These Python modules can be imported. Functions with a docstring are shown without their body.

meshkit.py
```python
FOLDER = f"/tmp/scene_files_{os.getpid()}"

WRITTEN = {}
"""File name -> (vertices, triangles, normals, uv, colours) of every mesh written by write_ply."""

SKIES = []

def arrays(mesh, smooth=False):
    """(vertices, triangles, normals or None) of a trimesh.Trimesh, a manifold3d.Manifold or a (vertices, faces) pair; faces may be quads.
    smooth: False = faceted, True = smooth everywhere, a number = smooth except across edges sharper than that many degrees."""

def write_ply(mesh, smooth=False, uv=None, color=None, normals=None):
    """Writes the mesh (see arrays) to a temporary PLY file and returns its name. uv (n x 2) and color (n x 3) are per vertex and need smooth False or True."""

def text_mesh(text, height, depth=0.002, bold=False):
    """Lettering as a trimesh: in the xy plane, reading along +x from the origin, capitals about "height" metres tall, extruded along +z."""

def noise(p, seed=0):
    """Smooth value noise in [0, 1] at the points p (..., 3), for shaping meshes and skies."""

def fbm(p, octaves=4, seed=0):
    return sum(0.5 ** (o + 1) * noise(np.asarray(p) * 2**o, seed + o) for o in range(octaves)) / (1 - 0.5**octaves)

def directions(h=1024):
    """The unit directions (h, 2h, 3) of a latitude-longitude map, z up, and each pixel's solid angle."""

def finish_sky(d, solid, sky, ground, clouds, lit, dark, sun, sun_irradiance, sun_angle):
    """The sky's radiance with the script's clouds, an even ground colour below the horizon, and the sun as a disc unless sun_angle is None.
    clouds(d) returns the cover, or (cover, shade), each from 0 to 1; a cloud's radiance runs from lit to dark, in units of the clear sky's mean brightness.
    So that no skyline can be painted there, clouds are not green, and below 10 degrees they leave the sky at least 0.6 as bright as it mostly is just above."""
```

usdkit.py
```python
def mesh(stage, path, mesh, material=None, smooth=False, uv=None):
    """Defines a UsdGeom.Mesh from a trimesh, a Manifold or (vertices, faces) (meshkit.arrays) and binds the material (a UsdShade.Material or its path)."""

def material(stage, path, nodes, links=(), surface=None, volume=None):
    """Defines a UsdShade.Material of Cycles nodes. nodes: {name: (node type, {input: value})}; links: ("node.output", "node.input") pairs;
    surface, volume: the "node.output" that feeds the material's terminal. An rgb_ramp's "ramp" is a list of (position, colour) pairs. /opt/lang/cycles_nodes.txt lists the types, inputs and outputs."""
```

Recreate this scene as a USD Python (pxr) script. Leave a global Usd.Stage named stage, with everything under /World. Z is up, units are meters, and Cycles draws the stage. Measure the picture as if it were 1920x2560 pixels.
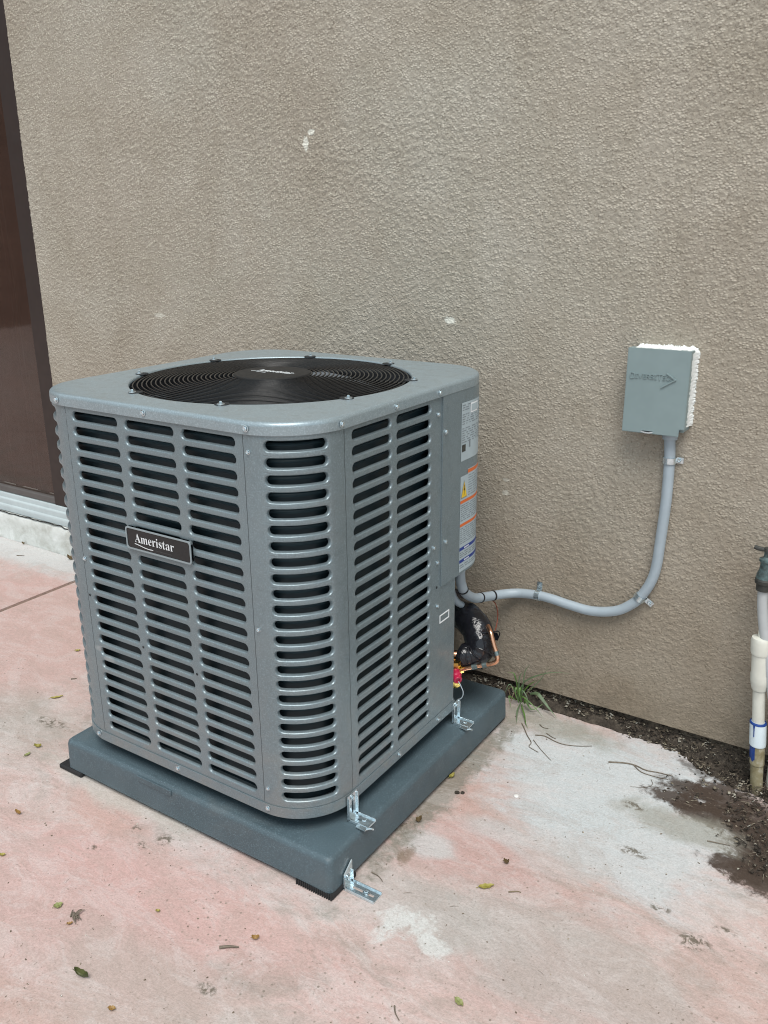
import math, random, glob
import numpy as np
import trimesh
import meshkit, usdkit
from pxr import Usd, UsdGeom, UsdLux, UsdShade, Gf, Sdf
from shapely.geometry import Polygon, LineString, Point, box as sbox
from shapely.ops import unary_union
from shapely import affinity

stage = Usd.Stage.CreateInMemory()
UsdGeom.SetStageUpAxis(stage, 'Z')
UsdGeom.SetStageMetersPerUnit(stage, 1.0)
UsdGeom.Xform.Define(stage, '/World')
UsdGeom.Scope.Define(stage, '/World/Looks')

# ------------------------------------------------------------------ camera
EYE = (1.427680, -1.002342, 1.018917)
RIGHT = (0.83488338, 0.55034361, -0.00957336)
DOWN = (0.16502386, -0.26686164, -0.94950092)
FWD = (-0.52510652, 0.79114271, -0.31361817)
cam = UsdGeom.Camera.Define(stage, '/World/camera')
M = Gf.Matrix4d(RIGHT[0], RIGHT[1], RIGHT[2], 0, -DOWN[0], -DOWN[1], -DOWN[2], 0, -FWD[0], -FWD[1], -FWD[2], 0, EYE[0], EYE[1], EYE[2], 1)
cam.AddTransformOp().Set(M)
cam.CreateHorizontalApertureAttr(36.0)
cam.CreateVerticalApertureAttr(48.0)
cam.CreateFocalLengthAttr(41.19)
cam.CreateClippingRangeAttr(Gf.Vec2f(0.05, 400))
cam.CreateExposureAttr(EXPOSURE := 0.90)

# ------------------------------------------------------------------ sky and light (bright overcast, open shade)
SUN_DIR = np.array([0.30, -0.50, 1.10]); SUN_DIR /= np.linalg.norm(SUN_DIR)
SUN_EL = math.asin(SUN_DIR[2]); SUN_ROT = math.atan2(SUN_DIR[0], SUN_DIR[1])
usdkit.material(stage, '/World/Looks/sky_look', {
    'sky': ('sky_texture', {'sky_type': 'single_scattering', 'sun_disc': False, 'sun_elevation': SUN_EL, 'sun_rotation': SUN_ROT}),
    'tc': ('texture_coordinate', {}),
    'n': ('noise_texture', {'scale': 2.2, 'detail': 5.0, 'roughness': 0.55}),
    'r': ('rgb_ramp', {'ramp': [(0.3, (3.35, 4.0, 4.2)), (0.7, (5.0, 5.75, 5.9))]}),
    'mx': ('mix_color', {'fac': 0.78, 'use_clamp': False}),
    'bg': ('background_shader', {'strength': 0.1})},
    [('tc.generated', 'n.vector'), ('n.fac', 'r.fac'), ('sky.color', 'mx.a'), ('r.color', 'mx.b'), ('mx.result', 'bg.color')], surface='bg.background')
dome = UsdLux.DomeLight.Define(stage, '/World/sky')
UsdShade.MaterialBindingAPI.Apply(dome.GetPrim()).Bind(UsdShade.Material.Get(stage, '/World/Looks/sky_look'))
dome.GetPrim().SetCustomDataByKey('kind', 'structure')
sun = UsdLux.DistantLight.Define(stage, '/World/sun')
sun.CreateIntensityAttr(0.4); sun.CreateAngleAttr(30.0); sun.CreateColorAttr(Gf.Vec3f(1.0, 0.97, 0.93))
sun.GetPrim().CreateAttribute('inputs:normalize', Sdf.ValueTypeNames.Bool).Set(True)
zax = SUN_DIR; xax = np.cross([0, 1, 0], zax); xax /= np.linalg.norm(xax); yax = np.cross(zax, xax)
sun.AddTransformOp().Set(Gf.Matrix4d(*xax, 0, *yax, 0, *zax, 0, 0, 0, 10, 1))

# ------------------------------------------------------------------ naming helpers
used = {}
def numbered(parent, name):
    k = (parent, name); n = used.get(k, 0); used[k] = n + 1
    return name if n == 0 else '%s_%03d' % (name, n)
def pth(parent): return '/World' if parent is None else str(parent.GetPath())
def tag(p, label=None, cat=None, group=None, kind=None):
    for k, v in (('label', label), ('category', cat), ('group', group), ('kind', kind)):
        if v: p.SetCustomDataByKey(k, v)
    return p
def thing(name, label=None, cat=None, group=None, kind=None, loc=(0, 0, 0)):
    x = UsdGeom.Xform.Define(stage, '/World/' + numbered('/World', name))
    x.AddTranslateOp().Set(Gf.Vec3d(*loc))
    return tag(x.GetPrim(), label, cat, group, kind)

class MB:
    """collects triangles for one mesh"""
    def __init__(s): s.v = []; s.f = []; s.n = 0
    def add(s, v, f):
        v = np.asarray(v, float).reshape(-1, 3); f = np.asarray(f, int)
        if f.shape[1] == 4: f = np.vstack([f[:, [0, 1, 2]], f[:, [0, 2, 3]]])
        s.v.append(v); s.f.append(f + s.n); s.n += len(v); return s
    def tm(s, m): return s.add(m.vertices, m.faces)
    def grid(s, P, flip=False, wrap=False):
        P = np.asarray(P, float); a, b = P.shape[:2]
        i = np.arange(a * b).reshape(a, b)
        if wrap: i = np.hstack([i, i[:, :1]])
        q = np.stack([i[:-1, :-1], i[:-1, 1:], i[1:, 1:], i[1:, :-1]], -1).reshape(-1, 4)
        return s.add(P.reshape(-1, 3), q[:, ::-1] if flip else q)
    def box(s, lo, hi, r=0.0):
        lo = np.minimum(lo, hi); hi2 = np.maximum(lo, hi)
        lo, hi = np.asarray(lo, float), np.asarray(hi2, float)
        if r <= 0:
            m = trimesh.creation.box(hi - lo); m.apply_translation((lo + hi) / 2); return s.tm(m)
        pts = []
        for a in (0, 1):
            for b in (0, 1):
                for c in (0, 1):
                    o = np.where([a, b, c], hi, lo); sg = np.where([a, b, c], -1, 1)
                    for w in ((1, 1, 0), (1, 0, 1), (0, 1, 1)): pts.append(o + sg * r * np.array(w))
                    pts.append(o + sg * r * 0.42)
        return s.tm(trimesh.Trimesh(np.array(pts)).convex_hull)
    def tube(s, pts, r, n=12, res=None, caps=True, smooth=True):
        pts = np.asarray(pts, float); r = np.broadcast_to(np.asarray(r, float), (len(pts),))
        if smooth and len(pts) > 2:
            k = res or 8; P = np.vstack([2 * pts[0] - pts[1], pts, 2 * pts[-1] - pts[-2]])
            out, rr = [], []
            for i in range(len(pts) - 1):
                p0, p1, p2, p3 = P[i:i + 4]
                for t in np.linspace(0, 1, k, endpoint=False):
                    out.append(0.5 * ((2 * p1) + (p2 - p0) * t + (2 * p0 - 5 * p1 + 4 * p2 - p3) * t * t + (3 * p1 - p0 - 3 * p2 + p3) * t ** 3))
                    rr.append(r[i] * (1 - t) + r[i + 1] * t)
            out.append(pts[-1]); rr.append(r[-1]); pts, r = np.array(out), np.array(rr)
        T = np.gradient(pts, axis=0); T /= np.linalg.norm(T, axis=1, keepdims=True)
        u = np.cross(T[0], [0, 0, 1.0])
        if np.linalg.norm(u) < 1e-3: u = np.cross(T[0], [1.0, 0, 0])
        u /= np.linalg.norm(u); rings = []
        a = np.linspace(0, 2 * np.pi, n, endpoint=False)
        for p, t, q in zip(pts, T, r):
            u = u - t * (u @ t); u /= np.linalg.norm(u); w = np.cross(t, u)
            rings.append(p + q * (np.cos(a)[:, None] * u + np.sin(a)[:, None] * w))
        R = np.array(rings); s.grid(R, wrap=True, flip=True)
        if caps:
            for k, fl in ((0, False), (-1, True)):
                c = np.vstack([R[k], R[k].mean(0)]); j = np.arange(n)
                f = np.stack([j, (j + 1) % n, np.full(n, n)], 1)
                s.add(c, f[:, ::-1] if not fl else f)
        return s
    def lathe(s, prof, n=24, M=None):
        """prof: (r, z) list; M 4x4 or translation"""
        a = np.linspace(0, 2 * np.pi, n, endpoint=False); prof = np.asarray(prof, float)
        P = np.stack([prof[:, :1] * np.cos(a), prof[:, :1] * np.sin(a), np.repeat(prof[:, 1:], n, 1)], -1)
        if M is not None:
            M = np.asarray(M, float)
            P = P + M if M.shape == (3,) else P @ M[:3, :3].T + M[:3, 3]
        return s.grid(P, wrap=True)
    def poly(s, poly, h, M=None, at=(0, 0, 0)):
        for g in getattr(poly, 'geoms', [poly]):
            if g.is_empty: continue
            m = trimesh.creation.extrude_polygon(g, h, engine='earcut')
            if M is not None: m.apply_transform(M)
            m.apply_translation(at); s.tm(m)
        return s
    def build(s, name, mat, parent=None, smooth=30, merge=True, **kw):
        v, f = np.vstack(s.v), np.vstack(s.f)
        if merge:
            m = trimesh.Trimesh(v, f, process=False); m.merge_vertices(digits_vertex=6); m.update_faces(m.nondegenerate_faces()); v, f = m.vertices, m.faces
        else: m = trimesh.Trimesh(v, f, process=False)
        p = pth(parent)
        o = usdkit.mesh(stage, p + '/' + numbered(p, name), m, mat, smooth=smooth).GetPrim()
        return tag(o, **kw)

def basis(o, x, y):
    """4x4 taking (x, y, z) of a flat drawing to the plane spanned by x, y at o"""
    x = np.array(x, float); y = np.array(y, float); z = np.cross(x, y); M = np.eye(4)
    M[:3, 0], M[:3, 1], M[:3, 2], M[:3, 3] = x, y, z, o
    return M
def axis_frame(o, n):
    n = np.array(n, float); n /= np.linalg.norm(n)
    u = np.cross(n, [0, 0, 1.0]) if abs(n[2]) < 0.9 else np.array([1.0, 0, 0]); u = u / np.linalg.norm(u)
    M = np.eye(4); M[:3, 0], M[:3, 1], M[:3, 2], M[:3, 3] = u, np.cross(n, u), n, o
    return M
def screw_mesh(o, n, r=0.0042):
    m = MB(); F = axis_frame(o, n)
    m.lathe([(0.0, 0.0004), (1.35 * r, 0.0004), (1.35 * r, 0.0011), (1.05 * r, 0.0013)], 14, F)
    m.lathe([(0.95 * r, 0.001), (0.95 * r, 0.0032), (0.75 * r, 0.0039), (0.35 * r, 0.0036), (0.0, 0.0028)], 6, F)
    return m
def glyphs(text, height, serif=True, squeeze=1.0):
    """flat lettering as shapely polygons, baseline at the origin"""
    from PIL import Image, ImageDraw, ImageFont
    from shapely import box, union_all
    folder = sorted(glob.glob('/opt/blender-*/*/datafiles/fonts'))[0]
    if serif: text = ''.join(chr(0x1D400 + ord(c) - 65) if 'A' <= c <= 'Z' else chr(0x1D41A + ord(c) - 97) if 'a' <= c <= 'z' else c for c in text)
    font = ImageFont.truetype(folder + ('/NotoSansMath-Regular.woff2' if serif else '/Inter.woff2'), 140)
    x0, y0, x1, y1 = font.getbbox(text, anchor='ls')
    im = Image.new('L', (x1 - x0 + 8, y1 - y0 + 8)); ImageDraw.Draw(im).text((4 - x0, 4 - y0), text, 255, font, anchor='ls')
    on = np.pad(np.asarray(im) > 127, ((0, 0), (1, 1))).astype(np.int8)
    rows, st = np.nonzero(np.diff(on, axis=1) == 1); en = np.nonzero(np.diff(on, axis=1) == -1)[1]
    sh = union_all(box(st, -rows - 1, en, -rows)).buffer(0.6).buffer(-0.6).simplify(0.6)
    k = height / 98.0
    return affinity.affine_transform(sh, [k * squeeze, 0, 0, k, -4 * k * squeeze, (4 - y0) * k])

# ------------------------------------------------------------------ materials
class G:
    """small node-graph writer"""
    def __init__(s): s.n = {}; s.l = []; s.c = 0
    def node(s, kind, inputs=None, **links):
        s.c += 1; k = 'n%d' % s.c; s.n[k] = (kind, dict(inputs or {}))
        for a, b in links.items():
            if isinstance(b, str): s.l.append((b, k + '.' + a))
            else: s.n[k][1][a] = b
        return k
    def pos(s):
        if not hasattr(s, 'p'): s.p = s.node('geometry') + '.position'
        return s.p
    def noise(s, scale, detail=4.0, rough=0.55, dist=0.0, stretch=None, vec=None, off=(0, 0, 0)):
        v = vec or s.pos()
        if stretch is not None or any(off):
            v = s.node('mapping', {'scale': stretch or (1, 1, 1), 'location': off}, vector=v) + '.vector'
        return s.node('noise_texture', {'scale': scale, 'detail': detail, 'roughness': rough, 'distortion': dist}, vector=v) + '.fac'
    def ramp(s, fac, stops): return s.node('rgb_ramp', {'ramp': stops}, fac=fac) + '.color'
    def val(s, fac, a, b, lo=0.0, hi=1.0, smooth=False):
        return s.node('map_range', {'range_type': 'smoothstep' if smooth else 'linear', 'from_min': a, 'from_max': b, 'to_min': lo, 'to_max': hi, 'clamp': True}, value=fac) + '.result'
    def math(s, op, a, b=0.0, c=0.0): return s.node('math', {'math_type': op}, value1=a, value2=b, value3=c) + '.value'
    def mix(s, fac, a, b, mode='mix'): return s.node('mix_color', {'blend_type': mode}, fac=fac, a=a, b=b) + '.result'
    def bump(s, h, strength=0.3, dist=0.002): return s.node('bump', {'strength': strength, 'distance': dist}, height=h) + '.normal'
    def blob(s, c, rad, soft=0.35, wob=None, amt=0.25):
        """mask: 1 inside an ellipse about c with radii rad, ragged by the noise wob"""
        m = s.node('mapping', {'location': tuple(-ci / ri for ci, ri in zip(c, rad)), 'scale': tuple(1 / r for r in rad)}, vector=s.pos()) + '.vector'
        d = s.node('vector_math', {'math_type': 'length'}, vector1=m) + '.value'
        if wob: d = s.math('multiply_add', wob, amt * 2, s.math('subtract', d, amt))
        return s.val(d, 1 - soft, 1 + soft, 1, 0, True)
    def out(s, name, base, rough=0.6, normal=None, **kw):
        p = s.node('principled_bsdf', {k: v for k, v in kw.items() if not isinstance(v, str)}, base_color=base, roughness=rough)
        if normal: s.l.append((normal, p + '.normal'))
        for k, v in kw.items():
            if isinstance(v, str): s.l.append((v, p + '.' + k))
        return usdkit.material(stage, '/World/Looks/' + name, s.n, s.l, surface=p + '.BSDF')
def plain(name, col, rough=0.5, var=0.12, scale=30.0, bump=0.0, bscale=300.0, bdist=0.001, **kw):
    g = G(); c = np.array(col)
    base = g.ramp(g.noise(scale, 5), [(0.25, tuple(c * (1 - var))), (0.75, tuple(np.minimum(c * (1 + var), 0.95)))])
    r = g.val(g.noise(scale * 2.3, 3), 0.3, 0.7, max(0.02, rough - 0.07), min(1, rough + 0.07))
    nm = g.bump(g.noise(bscale, 2), bump, bdist) if bump else None
    return g.out(name, base, r, nm, **kw)

# powder-coated steel: fine pale and dark flecks, slight dirt
def steel_paint(name, col, k=1.0):
    g = G(); c = np.array(col)
    big = g.ramp(g.noise(5, 4), [(0.3, tuple(c * 0.94)), (0.7, tuple(c * 1.05))])
    fl = g.noise(420, 2.0, 0.7)
    base = g.mix(g.val(fl, 0.53, 0.68, 0, 0.50), big, tuple(np.minimum(c * 1.7, 0.9)))
    base = g.mix(g.val(fl, 0.42, 0.3, 0, 0.35), base, tuple(c * 0.55))
    sp = g.node('separate_xyz', vector=g.pos()); dn = g.noise(16, 6, 0.7, 0.6)
    base = g.mix(g.math('multiply', g.val(dn, 0.46, 0.66, 0, 0.34), g.val(sp + '.z', 0.30, 0.0, 0.25, 1.0)), base, (0.30, 0.28, 0.25))
    base = g.mix(g.math('multiply', g.blob((0.083, 0.0, 0.216), (0.018, 0.1, 0.006), 0.4, dn, 0.8), 0.35), base, (0.5, 0.52, 0.52))
    base = g.mix(g.math('multiply', g.blob((0.105, 0.0, 0.198), (0.014, 0.1, 0.005), 0.4, dn, 0.8), 0.35), base, (0.5, 0.52, 0.52))
    nm = g.bump(g.noise(1400, 2), 0.10, 0.0004)
    return g.out(name, base, g.val(g.noise(40, 3), 0.3, 0.7, 0.30, 0.42), nm, metallic=0.40)
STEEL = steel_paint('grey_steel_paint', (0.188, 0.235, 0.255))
LID_LIT = steel_paint('grey_lid_paint_lit', (0.285, 0.345, 0.372))  # same cabinet paint, lightened for the stronger light on the lid
DARK = plain('dark_recess', (0.012, 0.014, 0.016), 0.7)
BLACKW = plain('black_wire_coating', (0.006, 0.0062, 0.007), 0.30, 0.1, specular_ior_level=0.3)
HUB = plain('hub_plastic', (0.021, 0.0205, 0.020), 0.6, 0.1, 60, 0.2, 900, 0.0004, specular_ior_level=0.2)
FAN = plain('fan_blade_metal', (0.26, 0.285, 0.31), 0.32, 0.1)
ZINC = plain('zinc_plate', (0.66, 0.75, 0.79), 0.24, 0.18, 90, 0.06, 300, 0.0006, metallic=0.9)
CLIPM = plain('dull_clip_metal', (0.36, 0.40, 0.42), 0.35, 0.15, 90, metallic=0.8)
SILVER = plain('silver_print', (0.72, 0.74, 0.75), 0.35, 0.03)
RIMM = plain('nameplate_rim', (0.25, 0.29, 0.305), 0.35, 0.05)
BLACKP = plain('black_plate', (0.009, 0.010, 0.011), 0.35, 0.1)
RUBBER = plain('black_rubber', (0.012, 0.012, 0.013), 0.75, 0.2)
COPPER = plain('copper_tube', (0.80, 0.42, 0.26), 0.24, 0.12, 60, 0.05, 200, 0.0005, metallic=1.0)
SOLDER = plain('burnt_solder_joint', (0.15, 0.19, 0.19), 0.45, 0.35, 150, metallic=0.7)
BRASS = plain('brass_fitting', (0.62, 0.43, 0.12), 0.25, 0.12, 80, metallic=1.0)
REDCAP = plain('red_cap_plastic', (0.42, 0.012, 0.055), 0.35, 0.1)
g = G()
TAPE = g.out('black_pipe_wrap', g.ramp(g.noise(40, 4), [(0.3, (0.006, 0.006, 0.008)), (0.7, (0.012, 0.012, 0.016))]), g.val(g.noise(30, 3), 0.3, 0.7, 0.10, 0.26), g.bump(g.noise(45, 3, 0.5, 1.2), 0.55, 0.006))
CONDUIT = plain('grey_flexible_conduit', (0.34, 0.395, 0.435), 0.42, 0.06, 40, 0.12, 260, 0.0008)
BOXP = plain('grey_box_paint', (0.215, 0.275, 0.278), 0.45, 0.05, 30, 0.12, 700, 0.0004)
SEAL = plain('white_sealant', (0.80, 0.82, 0.80), 0.55, 0.05, 50, 0.4, 160, 0.003)
PVC = plain('white_pvc', (0.62, 0.61, 0.54), 0.4, 0.14, 22)
PVCT = plain('white_pipe_coupling', (0.68, 0.76, 0.80), 0.35, 0.04, 40)
BLUEP = plain('blue_pipe_primer', (0.012, 0.05, 0.23), 0.4, 0.2, 120)
g = G()
DIRTY = g.out('dirty_tan_pipe', g.ramp(g.noise(60, 5, 0.6, 0.5), [(0.3, (0.20, 0.165, 0.085)), (0.55, (0.30, 0.26, 0.16)), (0.75, (0.50, 0.47, 0.38))]), 0.6)
g = G()
BRONZE = g.out('weathered_bronze', g.ramp(g.noise(90, 5), [(0.3, (0.030, 0.028, 0.026)), (0.5, (0.075, 0.105, 0.105)), (0.75, (0.15, 0.24, 0.245))]), 0.55, g.bump(g.noise(300, 3), 0.3, 0.001), metallic=0.35)
BRONZED = plain('dark_bronze', (0.050, 0.050, 0.045), 0.6, 0.3, 80, 0.3, 250, 0.001, metallic=0.3)
HOSE = plain('grey_hose_rubber', (0.42, 0.43, 0.43), 0.55, 0.06, 60, 0.1, 300, 0.0006)
WIRE = plain('red_brown_wire', (0.23, 0.05, 0.025), 0.5)
FRAME = plain('dark_bronze_frame', (0.026, 0.017, 0.0145), 0.5, 0.12, 12)
SILL = plain('pale_aluminium_sill', (0.44, 0.50, 0.51), 0.45, 0.06, 25)
STICK = plain('silver_sticker_film', (0.38, 0.45, 0.48), 0.40, 0.04, 30)
ORANGE = plain('orange_print', (0.62, 0.135, 0.030), 0.45, 0.05)
BLUE = plain('blue_print', (0.015, 0.04, 0.22), 0.45, 0.05)
YELLOW = plain('yellow_print', (0.72, 0.48, 0.03), 0.45, 0.05)
INK = plain('grey_ink', (0.20, 0.23, 0.25), 0.5)
WHITEP = plain('white_print', (0.78, 0.80, 0.81), 0.5, 0.03)

# moulded equipment pad
g = G(); c = np.array((0.062, 0.091, 0.106))
b = g.ramp(g.noise(9, 5), [(0.3, tuple(c * 0.86)), (0.7, tuple(c * 1.14))])
b = g.mix(g.val(g.noise(430, 2), 0.52, 0.70, 0, 0.55), b, tuple(c * 2.4))
b = g.mix(g.val(g.noise(7, 5, 0.6, 0.8, off=(3, 1, 2)), 0.55, 0.75, 0, 0.30), b, (0.16, 0.165, 0.16))
PADM = g.out('moulded_pad_plastic', b, g.val(g.noise(25, 4), 0.3, 0.7, 0.42, 0.58), g.bump(g.noise(420, 3), 0.35, 0.0009))

# coil behind the louvres
g = G()
w = g.node('wave_texture', {'wave_type': 'bands', 'bands_direction': 'diagonal', 'scale': 160.0}, vector=g.pos()) + '.fac'
COIL = g.out('coil_fins', g.mix(w, (0.010, 0.021, 0.027), (0.026, 0.048, 0.058)), 0.4, metallic=0.3)

# stucco
g = G()
a = g.noise(1.3, 4, 0.6, 0.5); a2 = g.noise(6, 4, 0.6, 0.4); dr = g.noise(5, 3, 0.6, 0.3, stretch=(2.2, 1, 0.35))
vo = g.node('voronoi_texture', {'feature': 'f1', 'scale': 185.0, 'randomness': 1.0}, vector=g.node('mapping', {'scale': (0.85, 1.0, 1.15)}, vector=g.pos()) + '.vector') + '.distance'
f = g.noise(250, 2, 0.6); cl = g.noise(70, 2, 0.6)
grain = g.math('multiply', g.val(vo, 0.10, 0.62, 1, 0), g.val(cl, 0.36, 0.56, 0.15, 1))
sp = g.node('separate_xyz', vector=g.pos())
grain = g.math('multiply', grain, g.val(sp + '.z', -0.06, 0.95, 0.38, 1.0))
b = g.ramp(a, [(0.30, (0.412, 0.364, 0.306)), (0.5, (0.450, 0.408, 0.349)), (0.72, (0.476, 0.448, 0.392))])
b = g.mix(g.val(a2, 0.35, 0.65, 0, 0.6), b, g.mix(1.0, b, (0.86, 0.85, 0.82), 'multiply'))
b = g.mix(g.val(dr, 0.45, 0.70, 0, 0.5), b, g.mix(1.0, b, (0.88, 0.87, 0.85), 'multiply'))
b = g.mix(g.val(grain, 0.1, 0.75, 0, 1), g.mix(1.0, b, (0.84, 0.83, 0.81), 'multiply'), g.mix(1.0, b, (1.13, 1.13, 1.11), 'multiply'))  # relief shading put in the colour: grain tops lighter, hollows darker
b = g.mix(g.val(f, 0.42, 0.32, 0, 0.85), b, g.mix(1.0, b, (0.62, 0.60, 0.57), 'multiply'))
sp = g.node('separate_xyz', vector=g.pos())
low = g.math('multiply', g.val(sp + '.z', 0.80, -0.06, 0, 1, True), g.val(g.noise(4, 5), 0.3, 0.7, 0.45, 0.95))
b = g.mix(low, b, g.mix(1.0, b, (0.72, 0.655, 0.595), 'multiply'))  # shade and browner tone of the lower wall, both put in the colour
wob = g.noise(60, 4, 0.65); w3 = g.noise(120, 3, 0.6)
spl = g.math('multiply', g.val(sp + '.z', 0.05, -0.06, 0, 1, True), g.val(g.noise(25, 5, 0.7), 0.42, 0.62, 0, 0.7))
b = g.mix(spl, b, (0.20, 0.165, 0.125))
for c, r in (((0.024, 0.79, 1.197), (0.008, 0.1, 0.015)), ((0.042, 0.79, 1.222), (0.011, 0.1, 0.006)), ((0.424, 0.79, 0.803), (0.013, 0.1, 0.008)), ((-0.529, 0.79, 0.770), (0.02, 0.1, 0.006)), ((0.579, 0.79, 0.446), (0.008, 0.1, 0.004)), ((0.580, 0.79, 0.415), (0.009, 0.1, 0.006))):
    b = g.mix(g.math('multiply', g.blob(c, r, 0.25, w3, 0.75), 0.42 if c[0] < -0.5 or c[0] > 0.5 else 0.85), b, (0.74, 0.73, 0.65))
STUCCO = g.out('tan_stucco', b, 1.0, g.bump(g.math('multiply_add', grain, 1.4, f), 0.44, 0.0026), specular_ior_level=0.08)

# stained pink concrete
g = G()
wob = g.noise(13, 5, 0.68, 0.4); wobf = g.noise(40, 4, 0.72, 0.3)
wobl = g.noise(5.0, 6, 0.70, 0.9, stretch=(0.75, 1.3, 1))
s1 = g.noise(2.6, 6, 0.68, 1.2, stretch=(0.8, 1.5, 1))
b = g.ramp(s1, [(0.28, (0.330, 0.275, 0.245)), (0.40, (0.420, 0.325, 0.292)), (0.48, (0.530, 0.390, 0.358)), (0.56, (0.515, 0.415, 0.385)), (0.64, (0.410, 0.355, 0.326)), (0.76, (0.500, 0.440, 0.412))])
s2 = g.noise(6.5, 6, 0.72, 1.6, stretch=(0.6, 1.7, 1), off=(4, 2, 0))
b = g.mix(g.val(s2, 0.54, 0.70, 0, 0.6), b, (0.546, 0.503, 0.480))
b = g.mix(g.val(s2, 0.45, 0.30, 0, 0.6), b, (0.335, 0.277, 0.246))
s3 = g.noise(24, 5, 0.74, 0.8, stretch=(0.8, 1.3, 1), off=(1, 7, 0))
b = g.mix(g.val(s3, 0.52, 0.68, 0, 0.35), b, (0.562, 0.530, 0.507))
b = g.mix(g.val(s3, 0.47, 0.32, 0, 0.40), b, (0.289, 0.250, 0.218))
s4 = g.noise(9.5, 6, 0.78, 1.0, stretch=(0.75, 1.35, 1), off=(2, 9, 0))
def stain(c, r, col, amt, soft=0.38, w=None, a=1.15):
    global b
    b = g.mix(g.math('multiply', g.blob((c[0], c[1], -0.113), (r[0], r[1], 1.0), soft, w or wobl, a), amt), b, col)
stain((0.72, 0.42), (0.12, 0.12), (0.480, 0.305, 0.262), 0.60)
stain((0.80, 0.22), (0.16, 0.10), (0.480, 0.295, 0.268), 0.60)
stain((1.02, 0.20), (0.10, 0.06), (0.452, 0.296, 0.265), 0.45)
stain((0.30, -0.13), (0.30, 0.06), (0.515, 0.359, 0.320), 0.45)
stain((-0.85, 0.35), (0.45, 0.45), (0.53, 0.335, 0.305), 0.72)
stain((0.25, -0.30), (0.40, 0.14), (0.53, 0.345, 0.315), 0.62)
stain((0.45, -0.16), (0.30, 0.08), (0.54, 0.34, 0.31), 0.62)
stain((1.05, 0.02), (0.30, 0.10), (0.50, 0.335, 0.305), 0.6)
stain((0.10, -0.05), (0.12, 0.06), (0.515, 0.320, 0.275), 0.65)
stain((0.45, -0.52), (0.35, 0.12), (0.445, 0.290, 0.245), 0.55)
stain((0.60, -0.35), (0.30, 0.10), (0.390, 0.343, 0.304), 0.5)
stain((1.32, 0.12), (0.22, 0.10), (0.452, 0.312, 0.273), 0.5)
stain((-0.75, 0.40), (0.30, 0.35), (0.499, 0.367, 0.335), 0.5)
stain((-0.30, 0.06), (0.22, 0.10), (0.359, 0.328, 0.292), 0.55)
stain((0.10, 0.00), (0.24, 0.045), (0.484, 0.468, 0.421), 0.7)
stain((0.93, 0.58), (0.27, 0.19), (0.520, 0.555, 0.565), 0.92)
stain((1.06, 0.44), (0.20, 0.18), (0.500, 0.525, 0.530), 0.85)
stain((0.715, 0.20), (0.05, 0.035), (0.52, 0.53, 0.525), 0.7)
stain((0.82, 0.31), (0.08, 0.03), (0.50, 0.50, 0.495), 0.55)
stain((0.95, 0.30), (0.10, 0.06), (0.47, 0.45, 0.435), 0.5)
stain((0.83, 0.06), (0.13, 0.07), (0.437, 0.421, 0.398), 0.5)
stain((-1.30, 0.78), (0.45, 0.09), (0.515, 0.530, 0.523), 0.85)
stain((1.00, 0.08), (0.24, 0.12), (0.374, 0.355, 0.328), 0.6)
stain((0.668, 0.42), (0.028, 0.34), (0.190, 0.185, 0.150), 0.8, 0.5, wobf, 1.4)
stain((0.75, 0.72), (0.14, 0.05), (0.281, 0.273, 0.226), 0.75, 0.5, wob, 0.8)
stain((0.700, 0.155), (0.014, 0.022), (0.18, 0.13, 0.085), 0.7, 0.4, wobf, 0.9)
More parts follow.
